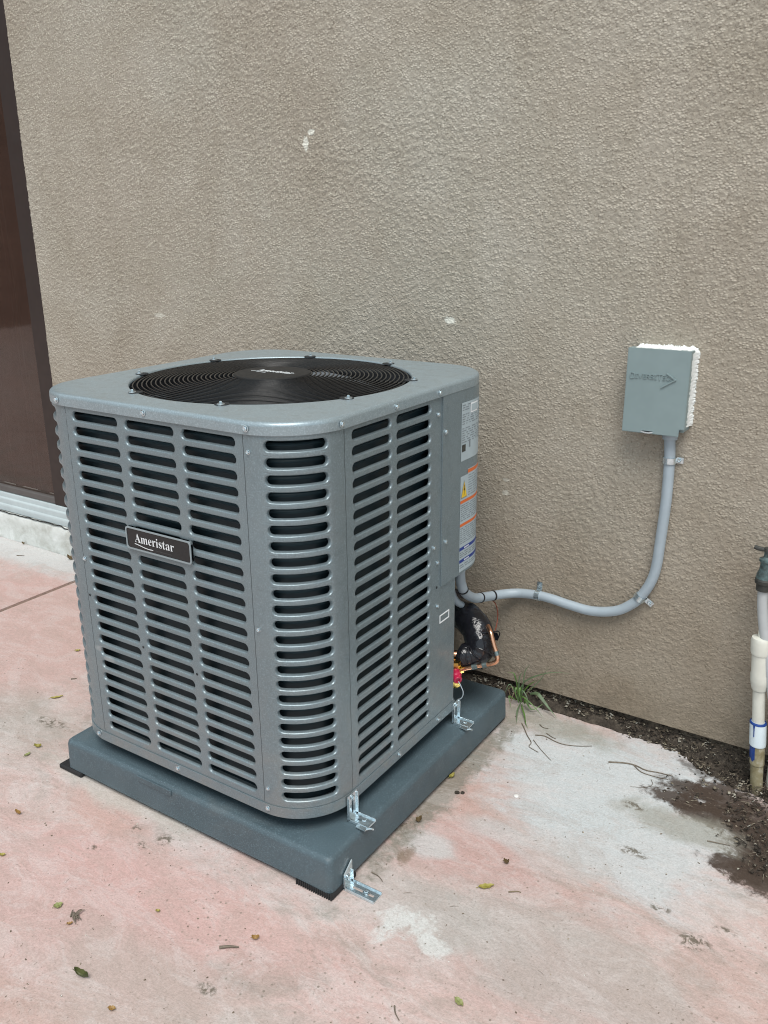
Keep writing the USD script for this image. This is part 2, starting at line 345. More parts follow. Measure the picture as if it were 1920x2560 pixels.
b = g.mix(g.val(s4, 0.50, 0.58, 0, 0.22), b, (0.60, 0.555, 0.535))
b = g.mix(g.val(s4, 0.48, 0.41, 0, 0.24), b, (0.375, 0.300, 0.262))
b = g.mix(g.val(s3, 0.55, 0.62, 0, 0.16), b, (0.57, 0.49, 0.46))
brk = g.val(g.noise(30, 5, 0.74, 0.6, off=(5, 5, 0)), 0.36, 0.52, 0.1, 1)
for c, r, a in (((0.775, 0.010), (0.030, 0.030), 0.9), ((0.815, 0.022), (0.030, 0.022), 0.9), ((0.855, -0.004), (0.034, 0.020), 0.9), ((0.770, -0.028), (0.016, 0.026), 0.8)):
    b = g.mix(g.math('multiply', g.math('multiply', g.blob((c[0], c[1], -0.113), (r[0], r[1], 1.0), 0.4, wobf, 1.3), brk), a * 0.82), b, (0.60, 0.60, 0.58))
# damp earth stains near the standpipe
for c, r, a in (((1.085, 0.600), (0.070, 0.028), 0.93), ((1.13, 0.585), (0.06, 0.034), 0.92), ((1.10, 0.648), (0.065, 0.030), 0.92), ((1.16, 0.655), (0.07, 0.055), 0.92), ((1.235, 0.458), (0.062, 0.032), 0.93), ((1.30, 0.47), (0.10, 0.07), 0.93), ((1.28, 0.55), (0.10, 0.08), 0.92), ((1.22, 0.60), (0.08, 0.07), 0.9), ((1.15, 0.735), (0.10, 0.030), 0.7)):
    stain(c, r, (0.058, 0.040, 0.030), a, 0.24, wobf, 0.8)
stain((1.10, 0.52), (0.12, 0.05), (0.281, 0.269, 0.226), 0.65)
# small marks, dark moss dots and grit
spk = g.val(g.noise(75, 5, 0.7, 0.5), 0.47, 0.56, 0, 1)
for c, r in (((1.056, 0.394), (0.026, 0.012)), ((1.142, 0.279), (0.016, 0.011)), ((1.248, 0.288), (0.018, 0.009)), ((1.211, 0.236), (0.024, 0.020)), ((0.215, -0.068), (0.012, 0.012)), ((0.287, -0.060), (0.020, 0.014)), ((0.262, -0.094), (0.014, 0.009)), ((0.66, 0.23), (0.012, 0.024)), ((1.01, 0.53), (0.026, 0.010)), ((-0.25, 0.09), (0.05, 0.016)), ((0.182, -0.151), (0.010, 0.008)), ((0.60, -0.27), (0.016, 0.010))):
    b = g.mix(g.math('multiply', g.math('multiply', g.blob((c[0], c[1], -0.113), (r[0], r[1], 1.0), 0.4, wobf, 0.8), spk), 0.85), b, (0.115, 0.098, 0.070))
sp = g.node('voronoi_texture', {'scale': 60.0, 'randomness': 1.0}, vector=g.pos()) + '.distance'
msk = g.math('multiply', g.val(sp, 0.10, 0.16, 1, 0), g.val(g.noise(3.2, 3, off=(9, 0, 0)), 0.50, 0.62, 0, 0.75))
b = g.mix(msk, b, (0.20, 0.17, 0.135))
b = g.mix(g.math('multiply', g.val(g.noise(170, 3, 0.6), 0.64, 0.72, 0, 0.75), g.val(s3, 0.40, 0.55)), b, (0.185, 0.150, 0.120))
fine = g.noise(260, 3, 0.78)
b = g.mix(1.0, b, g.ramp(fine, [(0.3, (0.84, 0.84, 0.83)), (0.7, (1.11, 1.11, 1.11))]), 'multiply')
wet = g.val(s2, 0.3, 0.7, 0.55, 0.8)
CONC = g.out('stained_pink_concrete', b, wet, g.bump(g.math('add', g.math('multiply', s3, 3.0), fine), 0.35, 0.0022), specular_ior_level=0.3)
g = G()
b = g.ramp(g.noise(14, 6, 0.65, 0.5), [(0.3, (0.42, 0.42, 0.38)), (0.5, (0.58, 0.60, 0.57)), (0.7, (0.70, 0.72, 0.70))])
CURB = g.out('pale_curb_concrete', b, 0.8, g.bump(g.noise(70, 6, 0.65), 0.5, 0.004))
g = G()
b = g.ramp(g.noise(50, 6, 0.7), [(0.3, (0.022, 0.017, 0.012)), (0.5, (0.055, 0.043, 0.032)), (0.72, (0.13, 0.105, 0.08))])
SOIL = g.out('brown_soil', b, 0.95, g.bump(g.noise(120, 5, 0.7), 0.9, 0.008))
g = G()
b = g.ramp(g.node('separate_color', color=g.node('voronoi_texture', {'scale': 130.0}, vector=g.pos()) + '.color') + '.r', [(0.0, (0.018, 0.013, 0.010)), (0.40, (0.036, 0.026, 0.018)), (0.65, (0.060, 0.043, 0.029)), (0.80, (0.12, 0.096, 0.068)), (0.90, (0.25, 0.215, 0.155)), (1.0, (0.38, 0.37, 0.32))])
LITTER = g.out('dry_litter', b, 0.85)
g = G()
b = g.ramp(g.node('separate_color', color=g.node('voronoi_texture', {'scale': 130.0}, vector=g.pos()) + '.color') + '.r', [(0.0, (0.10, 0.075, 0.05)), (0.6, (0.19, 0.15, 0.11)), (0.85, (0.36, 0.30, 0.22)), (1.0, (0.66, 0.65, 0.62))])
GRIT = g.out('grit_specks', b, 0.85)
def leafmat(name, a, bcol):
    g = G(); base = g.ramp(g.noise(90, 4), [(0.35, a), (0.65, bcol)])
    p = g.node('principled_bsdf', {'roughness': 0.5}, base_color=base); t = g.node('translucent_bsdf', {}, color=base)
    m = g.node('mix_closure', {'fac': 0.25}, closure1=p + '.BSDF', closure2=t + '.BSDF')
    return usdkit.material(stage, '/World/Looks/' + name, g.n, g.l, surface=m + '.closure')
L_YEL = leafmat('yellow_leaf', (0.34, 0.30, 0.06), (0.44, 0.38, 0.10))
L_GRN = leafmat('pale_green_leaf', (0.27, 0.30, 0.11), (0.36, 0.37, 0.16))
L_ORG = leafmat('orange_leaf', (0.34, 0.18, 0.05), (0.40, 0.26, 0.09))
L_BRN = leafmat('brown_leaf', (0.12, 0.085, 0.04), (0.22, 0.15, 0.07))
L_OLV = leafmat('olive_leaf', (0.06, 0.075, 0.025), (0.11, 0.12, 0.04))
GRASS = leafmat('weed_grass', (0.07, 0.14, 0.03), (0.13, 0.24, 0.06))
GRASSD = leafmat('weed_grass_dull', (0.10, 0.14, 0.07), (0.15, 0.23, 0.12))
STRAW = leafmat('dry_straw', (0.17, 0.125, 0.075), (0.27, 0.21, 0.13))
TWIG = plain('twig_bark', (0.15, 0.122, 0.092), 0.8, 0.3, 200)
# window glass and curtain
g = G()
lw = g.node('layer_weight', {'blend': 0.5}) + '.facing'
fr = g.math('multiply_add', g.math('power', lw, 5.0), 0.90, 0.045)
tr = g.node('transparent_bsdf', {'color': (0.86, 0.82, 0.79)}); gl = g.node('glossy_bsdf', {'color': (1, 1, 1), 'roughness': 0.05})
mx = g.node('mix_closure', {}, fac=fr, closure1=tr + '.BSDF', closure2=gl + '.BSDF')
GLASS = usdkit.material(stage, '/World/Looks/door_glass', g.n, g.l, surface=mx + '.closure')
CURT = plain('brown_curtain', (0.056, 0.031, 0.025), 0.8, 0.25, 4)

# ------------------------------------------------------------------ setting
ZG = -0.113
WY = 0.7913
rng = np.random.default_rng(7)
soil = MB()
xs = np.r_[-60, np.linspace(-1.1, 1.9, 180), 60]; ys = np.r_[-60, np.linspace(0.66, 1.0, 36), 60]
X, Y = np.meshgrid(xs, ys); H = meshkit.fbm(np.stack([X * 40, Y * 40, 0 * X], -1), 4, 3)
Z = ZG - 0.034 + 0.016 * (H - 0.5) * ((X > -2) & (X < 3) & (Y > 0) & (Y < 2))
Z += np.where((X > -1.05) & (X < 1.9) & (Y > 0.69) & (Y < 0.95), 0.024 + np.clip((Y - 0.770) / 0.03, 0, 1) * 0.034, 0)
soil.grid(np.stack([X, Y, Z], -1)).build('soil_ground', SOIL, smooth=True, label='bare brown soil between the concrete slab and the wall', kind='structure')

patio = thing('patio', 'weathered pink stained concrete patio under the air conditioner', None, kind='structure')
edge = [(0.50, 0.778), (0.62, 0.783), (0.652, 0.794), (0.69, 0.789), (0.73, 0.794), (0.76, 0.788), (0.809, 0.784), (0.845, 0.793), (0.877, 0.791), (0.93, 0.772), (0.96, 0.780), (0.99, 0.776), (1.02, 0.772), (1.05, 0.760), (1.08, 0.735), (1.11, 0.718), (1.14, 0.715), (1.17, 0.700), (1.21, 0.700), (1.25, 0.680), (1.32, 0.66), (1.5, 0.65), (3.5, 0.66)]
jit = []
for (xa, ya), (xb, yb) in zip(edge[:-1], edge[1:]):
    for t in np.linspace(0, 1, 6, endpoint=False): jit.append((xa + (xb - xa) * t, ya + (yb - ya) * t + rng.normal(0, 0.0042)))
def slab(poly):
    m = trimesh.creation.extrude_polygon(poly, 0.10, engine='earcut'); m.apply_translation((0, 0, ZG - 0.10))
    top = m.vertices[:, 2] > ZG - 0.001
    mb = MB().tm(m); return mb
right_poly = Polygon([(-0.932, -12), (8, -12), (8, 0.66)] + jit[::-1] + [(-0.2, 0.745), (-0.932, 0.76)])
left_poly = Polygon([(-9, -12), (-0.950, -12), (-0.950, 0.7), (-0.950, 0.829), (-9, 0.829)])
slab(right_poly).build('slab', CONC, patio, smooth=False)
slab(left_poly).build('slab', CONC, patio, smooth=False)
jm = MB(); jm.box((-0.952, -12, ZG - 0.05), (-0.930, 0.76, ZG - 0.004)); jm.build('joint_filler', plain('joint_dirt', (0.20, 0.14, 0.11), 0.9, 0.35, 60), patio, smooth=False)

# stucco wall: real relief in the part that can be seen
wall = thing('stucco_wall', 'rough tan stucco house wall behind the air conditioner', 'wall')
WX0, WZ0 = -1.061, -0.068
xs = np.r_[np.arange(WX0, 1.36, 0.0025), np.linspace(1.4, 4.5, 40)]; zs = np.r_[np.arange(WZ0, 1.72, 0.0025), np.linspace(1.8, 3.2, 20)]
X, Zz = np.meshgrid(xs, zs)
def nz(sx, sz, seed, rot=0.18):
    u = X * math.cos(rot) + Zz * math.sin(rot); v = -X * math.sin(rot) + Zz * math.cos(rot)
    return meshkit.noise(np.stack([u / sx, v / sz, 0 * X + seed], -1), seed)
h1 = meshkit.noise(np.stack([X / 0.0072, Zz / 0.0060, 0 * X], -1), 5)
h2 = meshkit.noise(np.stack([(X + Zz) / 0.0056 + 7, (Zz - X) / 0.0056, 0 * X], -1), 6)
h3 = nz(0.030, 0.024, 8)
h = np.clip((h1 * 0.5 + h2 * 0.5 + h3 * 0.12 - 0.46) / 0.30, 0, 1); h = h * h * (3 - 2 * h)
amp = 0.0011 * (0.55 + 0.9 * nz(0.30, 0.22, 21)) * np.clip(0.6 + 0.6 * Zz, 0.55, 1.0)
h = h * amp + 0.0007 * h2 + 0.0014 * (nz(0.16, 0.16, 31) - 0.5)
h[:, (X[0] > 1.37)] = 0; h[zs > 1.73] = 0
Yw = WY - h
wm = MB(); wm.grid(np.stack([X, Yw, Zz], -1))
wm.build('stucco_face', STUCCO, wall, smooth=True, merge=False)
m = MB()
m.grid(np.array([[[WX0, y, z] for y in (WY - 0.0005, WY + 0.05, WY + 0.22)] for z in (WZ0, 1.0, 2.1, 3.2)]), flip=True)
m.grid(np.array([[[x, y, WZ0] for y in (WY - 0.0005, WY + 0.014)] for x in (WX0, 0.5, 4.5)]))
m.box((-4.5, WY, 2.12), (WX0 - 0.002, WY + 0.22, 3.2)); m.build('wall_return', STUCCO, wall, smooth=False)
m = MB(); m.box((WX0 + 0.01, WY + 0.014, ZG - 0.1), (4.5, WY + 0.2, WZ0 + 0.3)); m.build('footing', plain('dirty_footing', (0.105, 0.082, 0.060), 0.9, 0.5, 45, 0.6, 150, 0.006), wall, smooth=False)

# concrete curb, sill and sliding door at the left
curb = thing('door_curb', 'pale weathered concrete curb below the glass door', 'curb')
cx = np.linspace(-4.2, -0.98, 330); prof = [(0.8300, ZG - 0.02), (0.8312, -0.04), (0.8325, -0.016), (0.838, -0.0095), (0.848, -0.0085), (0.97, -0.008)]
P = np.array([[(x, y, z) for x in cx] for y, z in prof]); nn = meshkit.fbm(P * 26, 4, 4) - 0.5
P[..., 1] += 0.008 * nn * np.array([1, 1, 1, 1, 0.4, 0])[:, None]; P[..., 2] += 0.006 * nn * np.array([0, 1, 1, 1, 1, 1])[:, None]
MB().grid(P).build('curb_body', CURB, curb, smooth=True)
ck = [(-4, 0.8335, -0.0075)]
for x in np.arange(-1.9, -1.0, 0.02): ck.append((x, 0.8345 + rng.normal(0, 0.001), -0.0065 + rng.normal(0, 0.0016)))
MB().tube(ck, 0.0022, 5, 2).build('crack', plain('crack_dirt', (0.02, 0.018, 0.015), 0.9), curb, label='dark ragged crack along the top of the curb')
door = thing('sliding_door', 'dark framed glass sliding door left of the stucco wall', 'door')
pr = [(0.8445, -0.006), (0.8455, 0.010), (0.8490, 0.0165), (0.8530, 0.018), (0.8540, 0.034), (0.8575, 0.0385), (0.8620, 0.040), (0.8632, 0.053), (0.8665, 0.0572), (0.955, 0.0578)]
mb = MB(); mb.grid(np.array([[(x, y, z) for x in (-4.2, -1.0)] for y, z in pr])); mb.build('sill', SILL, door, smooth=50)
m = MB(); m.box((-1.242, 0.866, 0.058), (-0.99, 0.905, 2.06), 0.003); m.build('stile', FRAME, door)
m = MB(); m.box((-4.2, 0.868, 2.06), (-0.99, 0.91, 2.118), 0.003); m.build('head_rail', FRAME, door)
m = MB(); m.box((-4.2, 0.869, 0.058), (-1.2425, 0.903, 0.082), 0.003); m.build('bottom_rail', plain('grey_brown_rail', (0.095, 0.088, 0.085), 0.45, 0.15, 20), door)
m = MB(); m.box((-4.2, 0.884, 0.0825), (-1.243, 0.890, 2.059)); m.build('glass_pane', GLASS, door, smooth=False)
m = MB(); m.tube([(-1.253 + 0.008, 0.8825, 0.535), (-1.247, 0.8825, 0.53), (-1.24 - 0.008, 0.8825, 0.51), (-1.246, 0.8825, 0.49)], 0.0014, 6).build('paint_smear', WHITEP, door, label='small pale scratch mark on the glass')
curt = MB(); cx = np.linspace(-4.3, -0.95, 700); wv = 0.012 * np.sin(cx * 46 + 1.5 * np.sin(cx * 7)) + 0.004 * np.sin(cx * 113)
curt.grid(np.array([[(x, 0.955 + w_, z) for x, w_ in zip(cx, wv)] for z in (-0.02, 0.7, 1.4, 2.3)]))
curt.build('curtain', CURT, smooth=True, label='brown folded curtain hanging behind the glass door', cat='curtain')
m = MB(); m.box((-4.4, 1.2, -0.1), (-0.9, 1.25, 2.6)).build('light_block_wall', plain('light_block_tone', (0.2, 0.17, 0.15), 0.9), wall, smooth=False)  # added unseen wall that stops sky light leaking in behind the curtain

nb = thing('added_house_wall', 'unseen dark brown timber house wall added to give the glass door a brown reflection', 'house')  # added out of view so the glass mirrors brown instead of bright sky
g = G(); TIM = g.out('brown_timber', g.ramp(g.noise(3, 5, 0.6, 0.3, stretch=(1, 1, 6)), [(0.3, (0.15, 0.090, 0.068)), (0.7, (0.27, 0.165, 0.125))]), 0.8)
m = MB(); m.box((-8.2, -7.0, ZG - 0.1), (-8.0, 1.6, 5.2)); m.build('wall', TIM, nb, smooth=False)
for k in range(24): m = MB(); m.box((-7.9995, -6.98, -0.1 + k * 0.22), (-7.978, 1.58, 0.105 + k * 0.22), 0.004); m.build('board', TIM, nb)

# ------------------------------------------------------------------ equipment pad
PX0, PX1, PY0, PY1, PZ0, PZ1 = -0.0625, 0.652, -0.0145, 0.690, -0.101, -0.033
pad = thing('equipment_pad', 'dark blue-grey moulded plastic pad under the air conditioner', 'equipment pad')
def rrect(x0, x1, y0, y1, r, n=8):
    out = []
    for cx, cy, a0 in ((x1 - r, y0 + r, -90), (x1 - r, y1 - r, 0), (x0 + r, y1 - r, 90), (x0 + r, y0 + r, 180)):
        for t in np.radians(a0 + np.linspace(0, 90, n)): out.append((cx + r * math.cos(t), cy + r * math.sin(t)))
    return np.array(out)
def dense(loop, step):
    out = []
    for a, b_ in zip(loop, np.roll(loop, -1, 0)):
        k = max(1, int(np.linalg.norm(b_ - a) / step))
        for t in np.linspace(0, 1, k, endpoint=False): out.append(a + (b_ - a) * t)
    return np.array(out)
lp = dense(rrect(PX0, PX1, PY0, PY1, 0.012, 6), 0.02); ctr = np.array([(PX0 + PX1) / 2, (PY0 + PY1) / 2])
rows = []
for ins, z in ((0.0, PZ0), (0.0008, PZ0 + 0.02), (0.002, PZ1 - 0.011), (0.0035, PZ1 - 0.005), (0.007, PZ1 - 0.0015), (0.012, PZ1), (0.03, PZ1 + 0.0003), (0.12, PZ1)):
    d_ = lp - ctr; q = ctr + d_ * (1 - ins / np.maximum(np.abs(d_).max(1, keepdims=True), 1e-6))
    wv = (meshkit.noise(np.c_[q * 9, np.full(len(q), z * 5)], 2) - 0.5)
    rows.append(np.c_[q + (d_ / np.linalg.norm(d_, axis=1, keepdims=True)) * wv[:, None] * 0.003, z + wv * (0.0022 if z > PZ1 - 0.006 else 0)])
mb = MB(); mb.grid(np.array(rows), wrap=True)
cap = rows[-1]; mb.add(np.vstack([cap, [*ctr, PZ1]]), [(i, (i + 1) % len(cap), len(cap)) for i in range(len(cap))])
cap = rows[0]; mb.add(np.vstack([cap, [*ctr, PZ0]]), [((i + 1) % len(cap), i, len(cap)) for i in range(len(cap))])
mb.build('pad_body', PADM, pad, smooth=50)
mb = MB(); mb.box((0.165, -0.0147, -0.052), (0.262, -0.0120, -0.0385), 0.001).build('moulded_tab', PADM, pad)
def foot(x0, x1, y0, y1, ribs):
    mb = MB(); mb.box((x0, y0, ZG + 0.0005), (x1, y1, PZ0 - 0.0005), 0.003)
    if ribs:
        for x in np.arange(x0 + 0.004, x1 - 0.002, 0.0048): mb.box((x - 0.0012, y0 - 0.0016, ZG + 0.001), (x + 0.0012, y0 + 0.002, PZ0 + 0.001), 0.0004)
    mb.build('rubber_foot', RUBBER, pad)
foot(-0.088, -0.015, -0.0185, 0.055, False); foot(0.572, 0.6555, -0.0150, 0.06, True); foot(-0.05, 0.02, 0.60, 0.69, False); foot(0.57, 0.648, 0.61, 0.688, False)
m = MB(); m.box((0.02, 0.004, ZG + 0.0005), (0.565, 0.03, PZ0 - 0.0005)); m.box((0.615, 0.065, ZG + 0.0005), (0.638, 0.60, PZ0 - 0.0005)); m.build('rubber_strip', RUBBER, pad)

# ------------------------------------------------------------------ air conditioner
X0, X1, Y0, Y1, RC = -0.051, 0.611, 0.0, 0.662, 0.114
ZB, ZT = 0.0215, 0.706
ac = thing('air_conditioner', 'grey louvred outdoor air conditioner standing on the plastic pad', 'air conditioner')
PITCH = 0.0280; SZ = 0.0436 + 0.02801 * np.arange(24)
def F_front(s, z, d): return np.stack([s, Y0 + d, z], -1)
def F_right(s, z, d): return np.stack([X1 - d, s, z], -1)
def F_left(s, z, d): return np.stack([X0 + d, s, z], -1)
def F_back(s, z, d): return np.stack([s, Y1 - d, z], -1)
def F_corner(cx, cy, a0):
    def F(s, z, d):
        t = a0 + s / RC
        return np.stack([cx + (RC - d) * np.cos(t), cy + (RC - d) * np.sin(t), z], -1)
    return F
def slot_panel(F, s0, s1, cols, zlo=ZB, zhi=ZT, curved=False, depth=0.0045, hh=0.0155, ex=0.0030, th=0.0015):
    e = 1e-4; a = [F(np.array(v[0]), np.array(v[1]), np.array(v[2])) for v in ((s0 + .01, .3, 0.), (s0 + .01 + e, .3, 0.), (s0 + .01, .3 + e, 0.), (s0 + .01, .3, -e))]
    flip = np.dot(np.cross(a[1] - a[0], a[2] - a[0]), a[3] - a[0]) < 0
    mb = MB(); mar = ex + 0.0035
    def strip(sa, sb, za, zb, ns=None):
        ns = ns or (max(2, int((sb - sa) / 0.008) + 1) if curved else 2)
        S, Q = np.meshgrid(np.linspace(sa, sb, ns), np.array([za, zb])); mb.grid(F(S, Q, np.zeros_like(S)), flip=flip)
    b = s0; zc0, zc1 = SZ[0] - PITCH / 2, SZ[-1] + PITCH / 2
    KS = 10 if curved else 2; KE = 6
    for ca, cb in cols:
        strip(b, ca - mar, zlo, zhi); strip(ca - mar, cb + mar, zlo, zc0); strip(ca - mar, cb + mar, zc1, zhi); b = cb + mar
        for zc in SZ:
            loops = []
            # outer rectangle matched with stadium: top (left to right), right end, bottom, left end
            A, B, Hh = ca - mar, cb + mar, PITCH / 2 + 0.00001
            top = np.c_[np.linspace(A, B, KS), np.full(KS, zc + Hh)]; rt = np.c_[np.full(KE, B), np.linspace(zc + Hh, zc - Hh, KE + 2)[1:-1]]
            rect = np.vstack([top, rt, np.c_[top[::-1, 0], np.full(KS, zc - Hh)], np.c_[np.full(KE, A), rt[::-1, 1]]])
            loops.append((rect, 0.0))
            for grow, d_ in ((ex, 0.0), (ex * 0.62, depth * 0.12), (ex * 0.25, depth * 0.45), (0.0, depth), (0.0, depth + th)):
                r = hh / 2 + grow; a_, b_ = ca - grow + r, cb + grow - r; an = np.linspace(np.pi / 2, -np.pi / 2, KE + 2)[1:-1]
                tp = np.c_[np.linspace(a_, b_, KS), np.full(KS, zc + r)]
                st = np.vstack([tp, np.c_[b_ + r * np.cos(an), zc + r * np.sin(an)], np.c_[tp[::-1, 0], np.full(KS, zc - r)], np.c_[a_ - r * np.cos(an), zc - r * np.sin(an)]])
                loops.append((st, d_))
            Pp = np.array([F(l[:, 0], l[:, 1], np.full(len(l), dd)) for l, dd in loops])
            mb.grid(Pp, wrap=True, flip=flip)
    strip(b, s1, zlo, zhi)
    return mb
G1 = 0.0007
cols_f = [(0.0804, 0.2003), (0.2206, 0.3396), (0.3595, 0.4779)]
slot_panel(F_front, X0 + RC + G1, X1 - RC - G1, cols_f).build('front_panel', STEEL, ac, smooth=38)
slot_panel(F_right, Y0 + RC + G1, 0.494, [(0.1372, 0.2546), (0.2728, 0.3908)]).build('side_panel', STEEL, ac, smooth=38)
slot_panel(F_left, Y0 + RC + G1, Y1 - RC - G1, [(0.1372, 0.2546), (0.2728, 0.3908), (0.409, 0.525)]).build('side_panel', STEEL, ac, smooth=38)
slot_panel(F_back, X0 + RC + G1, 0.497, cols_f).build('back_panel', STEEL, ac, smooth=38)
LA = RC * math.pi / 2
for cx, cy, a0 in ((X1 - RC, Y0 + RC, -math.pi / 2), (X0 + RC, Y0 + RC, -math.pi), (X0 + RC, Y1 - RC, math.pi / 2)):
    slot_panel(F_corner(cx, cy, a0), 0.0002, LA - 0.0002, [(RC * math.radians(19), RC * math.radians(71.5))], curved=True, depth=0.006).build('corner_panel', STEEL, ac, smooth=38)
# coil with horizontal tube ridges, behind the louvres
lp = rrect(X0, X1 - 0.0, Y0, Y1, RC, 14)
lp = np.array(Polygon(lp).difference(Polygon([(0.605, 0.470), (0.7, 0.37), (0.8, 0.8), (0.470, 0.8), (0.470, 0.605)])).exterior.coords)[:-1]
if Polygon(lp).exterior.is_ccw is False: lp = lp[::-1]
lp = dense(lp, 0.02)
def inset(loop, d_, c=np.array([0.28, 0.331])):
    q = np.asarray(loop); t = np.roll(q, -1, 0) - np.roll(q, 1, 0); nrm = np.c_[-t[:, 1], t[:, 0]]; nrm /= np.linalg.norm(nrm, axis=1, keepdims=True)
    return q + nrm * d_
rows = [np.c_[inset(lp, 0.026), np.full(len(lp), ZB)]]
for zc in SZ:
    for dz, d_ in ((-0.0085, 0.026), (-0.0055, 0.0245), (-0.004, 0.020), (-0.0015, 0.0185), (0.001, 0.020), (0.0025, 0.0245), (0.006, 0.026)): rows.append(np.c_[inset(lp, d_), np.full(len(lp), zc + dz)])
rows.append(np.c_[inset(lp, 0.026), np.full(len(lp), ZT)])
MB().grid(np.array(rows), wrap=True).build('coil', COIL, ac, smooth=30)
# service plate closing the cut corner where the pipes come out
mb = MB(); path = np.array([(0.6105, 0.4942), (0.500, 0.609), (0.4975, 0.6615)])
mb.grid(np.array([[(x, y, z) for x, y in path] for z in (ZB, 0.35, ZT)])).build('service_plate', STEEL, ac, smooth=False)
# base pan
low_poly = Polygon(rrect(X0 - 0.002, X1 + 0.002, Y0 - 0.002, Y1 + 0.002, RC + 0.002, 14)).difference(Polygon([(0.613, 0.498), (0.7, 0.40), (0.8, 0.8), (0.497, 0.8), (0.497, 0.62)]))
mb = MB(); mb.poly(low_poly, 0.0205, at=(0, 0, 0.0)); mb.poly(low_poly.buffer(-0.003), 0.0025, at=(0, 0, 0.0203)); bp = mb.build('base_pan', STEEL, ac, smooth=35)
for x, y in ((0.04, 0.09), (0.52, 0.09), (0.04, 0.57), (0.45, 0.57)): MB().lathe([(0.022, PZ1 + 0.0005), (0.025, -0.02), (0.025, -0.0003)], 16, np.array([x, y, 0])).build('riser_foot', RUBBER, ac)
# lid
O, C0 = 0.004, np.array([0.28, 0.331])
lo = dense(rrect(X0 - O, X1 + O, Y0 - O, Y1 + O, 0.122, 20), 0.012)
ang = np.arctan2(lo[:, 1] - C0[1], lo[:, 0] - C0[0]); circ = np.c_[np.cos(ang), np.sin(ang)]
rows = [np.c_[inset(lo, 0.0035), np.full(len(lo), 0.7062)], np.c_[inset(lo, 0.0004), np.full(len(lo), 0.7050)], np.c_[inset(lo, 0), np.full(len(lo), 0.7058)]]
rows.append(np.c_[inset(lo, 0), np.full(len(lo), 0.7190)])
for t in np.radians((15, 35, 55, 75, 90)): rows.append(np.c_[inset(lo, 0.0075 * (1 - math.cos(t))), np.full(len(lo), 0.7190 + 0.0075 * math.sin(t))])
rows.append(np.c_[inset(lo, 0.012), np.full(len(lo), 0.7266)])
for t in (0.33, 0.66): q = rows[-1][:, :2]; rows.append(np.c_[inset(lo, 0.012) * (1 - t) + (C0 + circ * 0.281) * t, np.full(len(lo), 0.7266 + 0.0012 * t)])
for r, z in ((0.281, 0.7280), (0.2785, 0.7277), (0.2768, 0.7262), (0.2762, 0.723), (0.276, 0.705), (0.276, 0.62)): rows.append(np.c_[C0 + circ * r, np.full(len(lo), z)])
lid = MB().grid(np.array(rows[:-2]), wrap=True).build('top_cover', LID_LIT, ac, smooth=40)
MB().grid(np.array(rows[-3:]), wrap=True).build('fan_shroud', plain('shroud_black', (0.02, 0.02, 0.022), 0.45), ac, smooth=40)
for x in (0.0473, 0.2774, 0.5081): screw_mesh((x, Y0 - O - 0.0001, 0.7153), (0, -1, 0)).build('screw', ZINC, lid)
for y in (0.103, 0.2645, 0.4152): screw_mesh((X1 + O + 0.0001, y, 0.7143), (1, 0, 0)).build('screw', ZINC, lid)
# fan guard: concentric wires on eight spokes, hub cap, clips
gd = UsdGeom.Xform.Define(stage, str(ac.GetPath()) + '/fan_guard').GetPrim()
def zr(r): return 0.7245 + 0.0095 * (1 - min(1, (r / 0.268)) ** 2.2)
for r in np.arange(0.0785, 0.2745, 0.0087):
    a = np.linspace(0, 2 * np.pi, 97)[:-1]; b_ = np.linspace(0, 2 * np.pi, 7)[:-1]; A, Bm = np.meshgrid(a, b_, indexing='ij'); q = 0.00165
    P = np.stack([C0[0] + (r + q * np.cos(Bm)) * np.cos(A), C0[1] + (r + q * np.cos(Bm)) * np.sin(A), zr(r) + q * np.sin(Bm)], -1)
    P = np.concatenate([P, P[:1]], 0); MB().grid(P, wrap=True, flip=True).build('wire_ring', BLACKW, gd, smooth=True)
for k in range(8):
    t = math.radians(22.5 + 45 * k); u = np.array([math.cos(t), math.sin(t)])
    pts = [(*(C0 + u * r), zr(r) - 0.0036) for r in (0.04, 0.1, 0.16, 0.22, 0.262)] + [(*(C0 + u * 0.276), 0.7265), (*(C0 + u * 0.289), 0.7292)]
    MB().tube(pts, 0.0019, 6, 4).build('spoke', BLACKW, gd)
    F = basis((*(C0 + u * 0.285), 0.7282), (u[0], u[1], 0), (-u[1], u[0], 0)); mb = MB()
    mb.lathe([(0.0, 0.0026), (0.0058, 0.0026), (0.0070, 0.0016), (0.0072, 0)], 16, F); cl = mb.build('clip', CLIPM, ac)
    screw_mesh((*(C0 + u * 0.285), 0.7306), (0, 0, 1), 0.0027).build('screw', ZINC, cl)
    m = MB(); m.lathe([(0.0, 0.0014), (0.0128, 0.0014), (0.0135, 0.0)], 18, basis((*(C0 + u * 0.279), 0.7276), (u[0], u[1], 0), (-u[1], u[0], 0))); m.build('clip_notch', DARK, ac)
MB().lathe([(0.03, 0.720), (0.0755, 0.7265), (0.0790, 0.7295), (0.0792, 0.7325), (0.0770, 0.7345)], 64, np.array([*C0, 0])).build('hub_rim_highlight', plain('hub_highlight_tone', (0.10, 0.115, 0.125), 0.35, 0.05), ac, smooth=30)  # highlight on the hub rim, drawn as a ring of lighter colour
hub = MB().lathe([(0.0768, 0.7340), (0.0766, 0.7352), (0.0750, 0.7368), (0.071, 0.7376), (0.0, 0.7380)], 64, np.array([*C0, 0])).build('hub_cap', HUB, ac, smooth=30)
tx = glyphs('Ameristar', 0.0165, True, 0.85); bx = tx.bounds
MB().poly(affinity.translate(tx, -(bx[0] + bx[2]) / 2 + 0.005, -0.002), 0.0005, at=(*C0, 0.7379)).build('lettering', SILVER, hub, smooth=False)
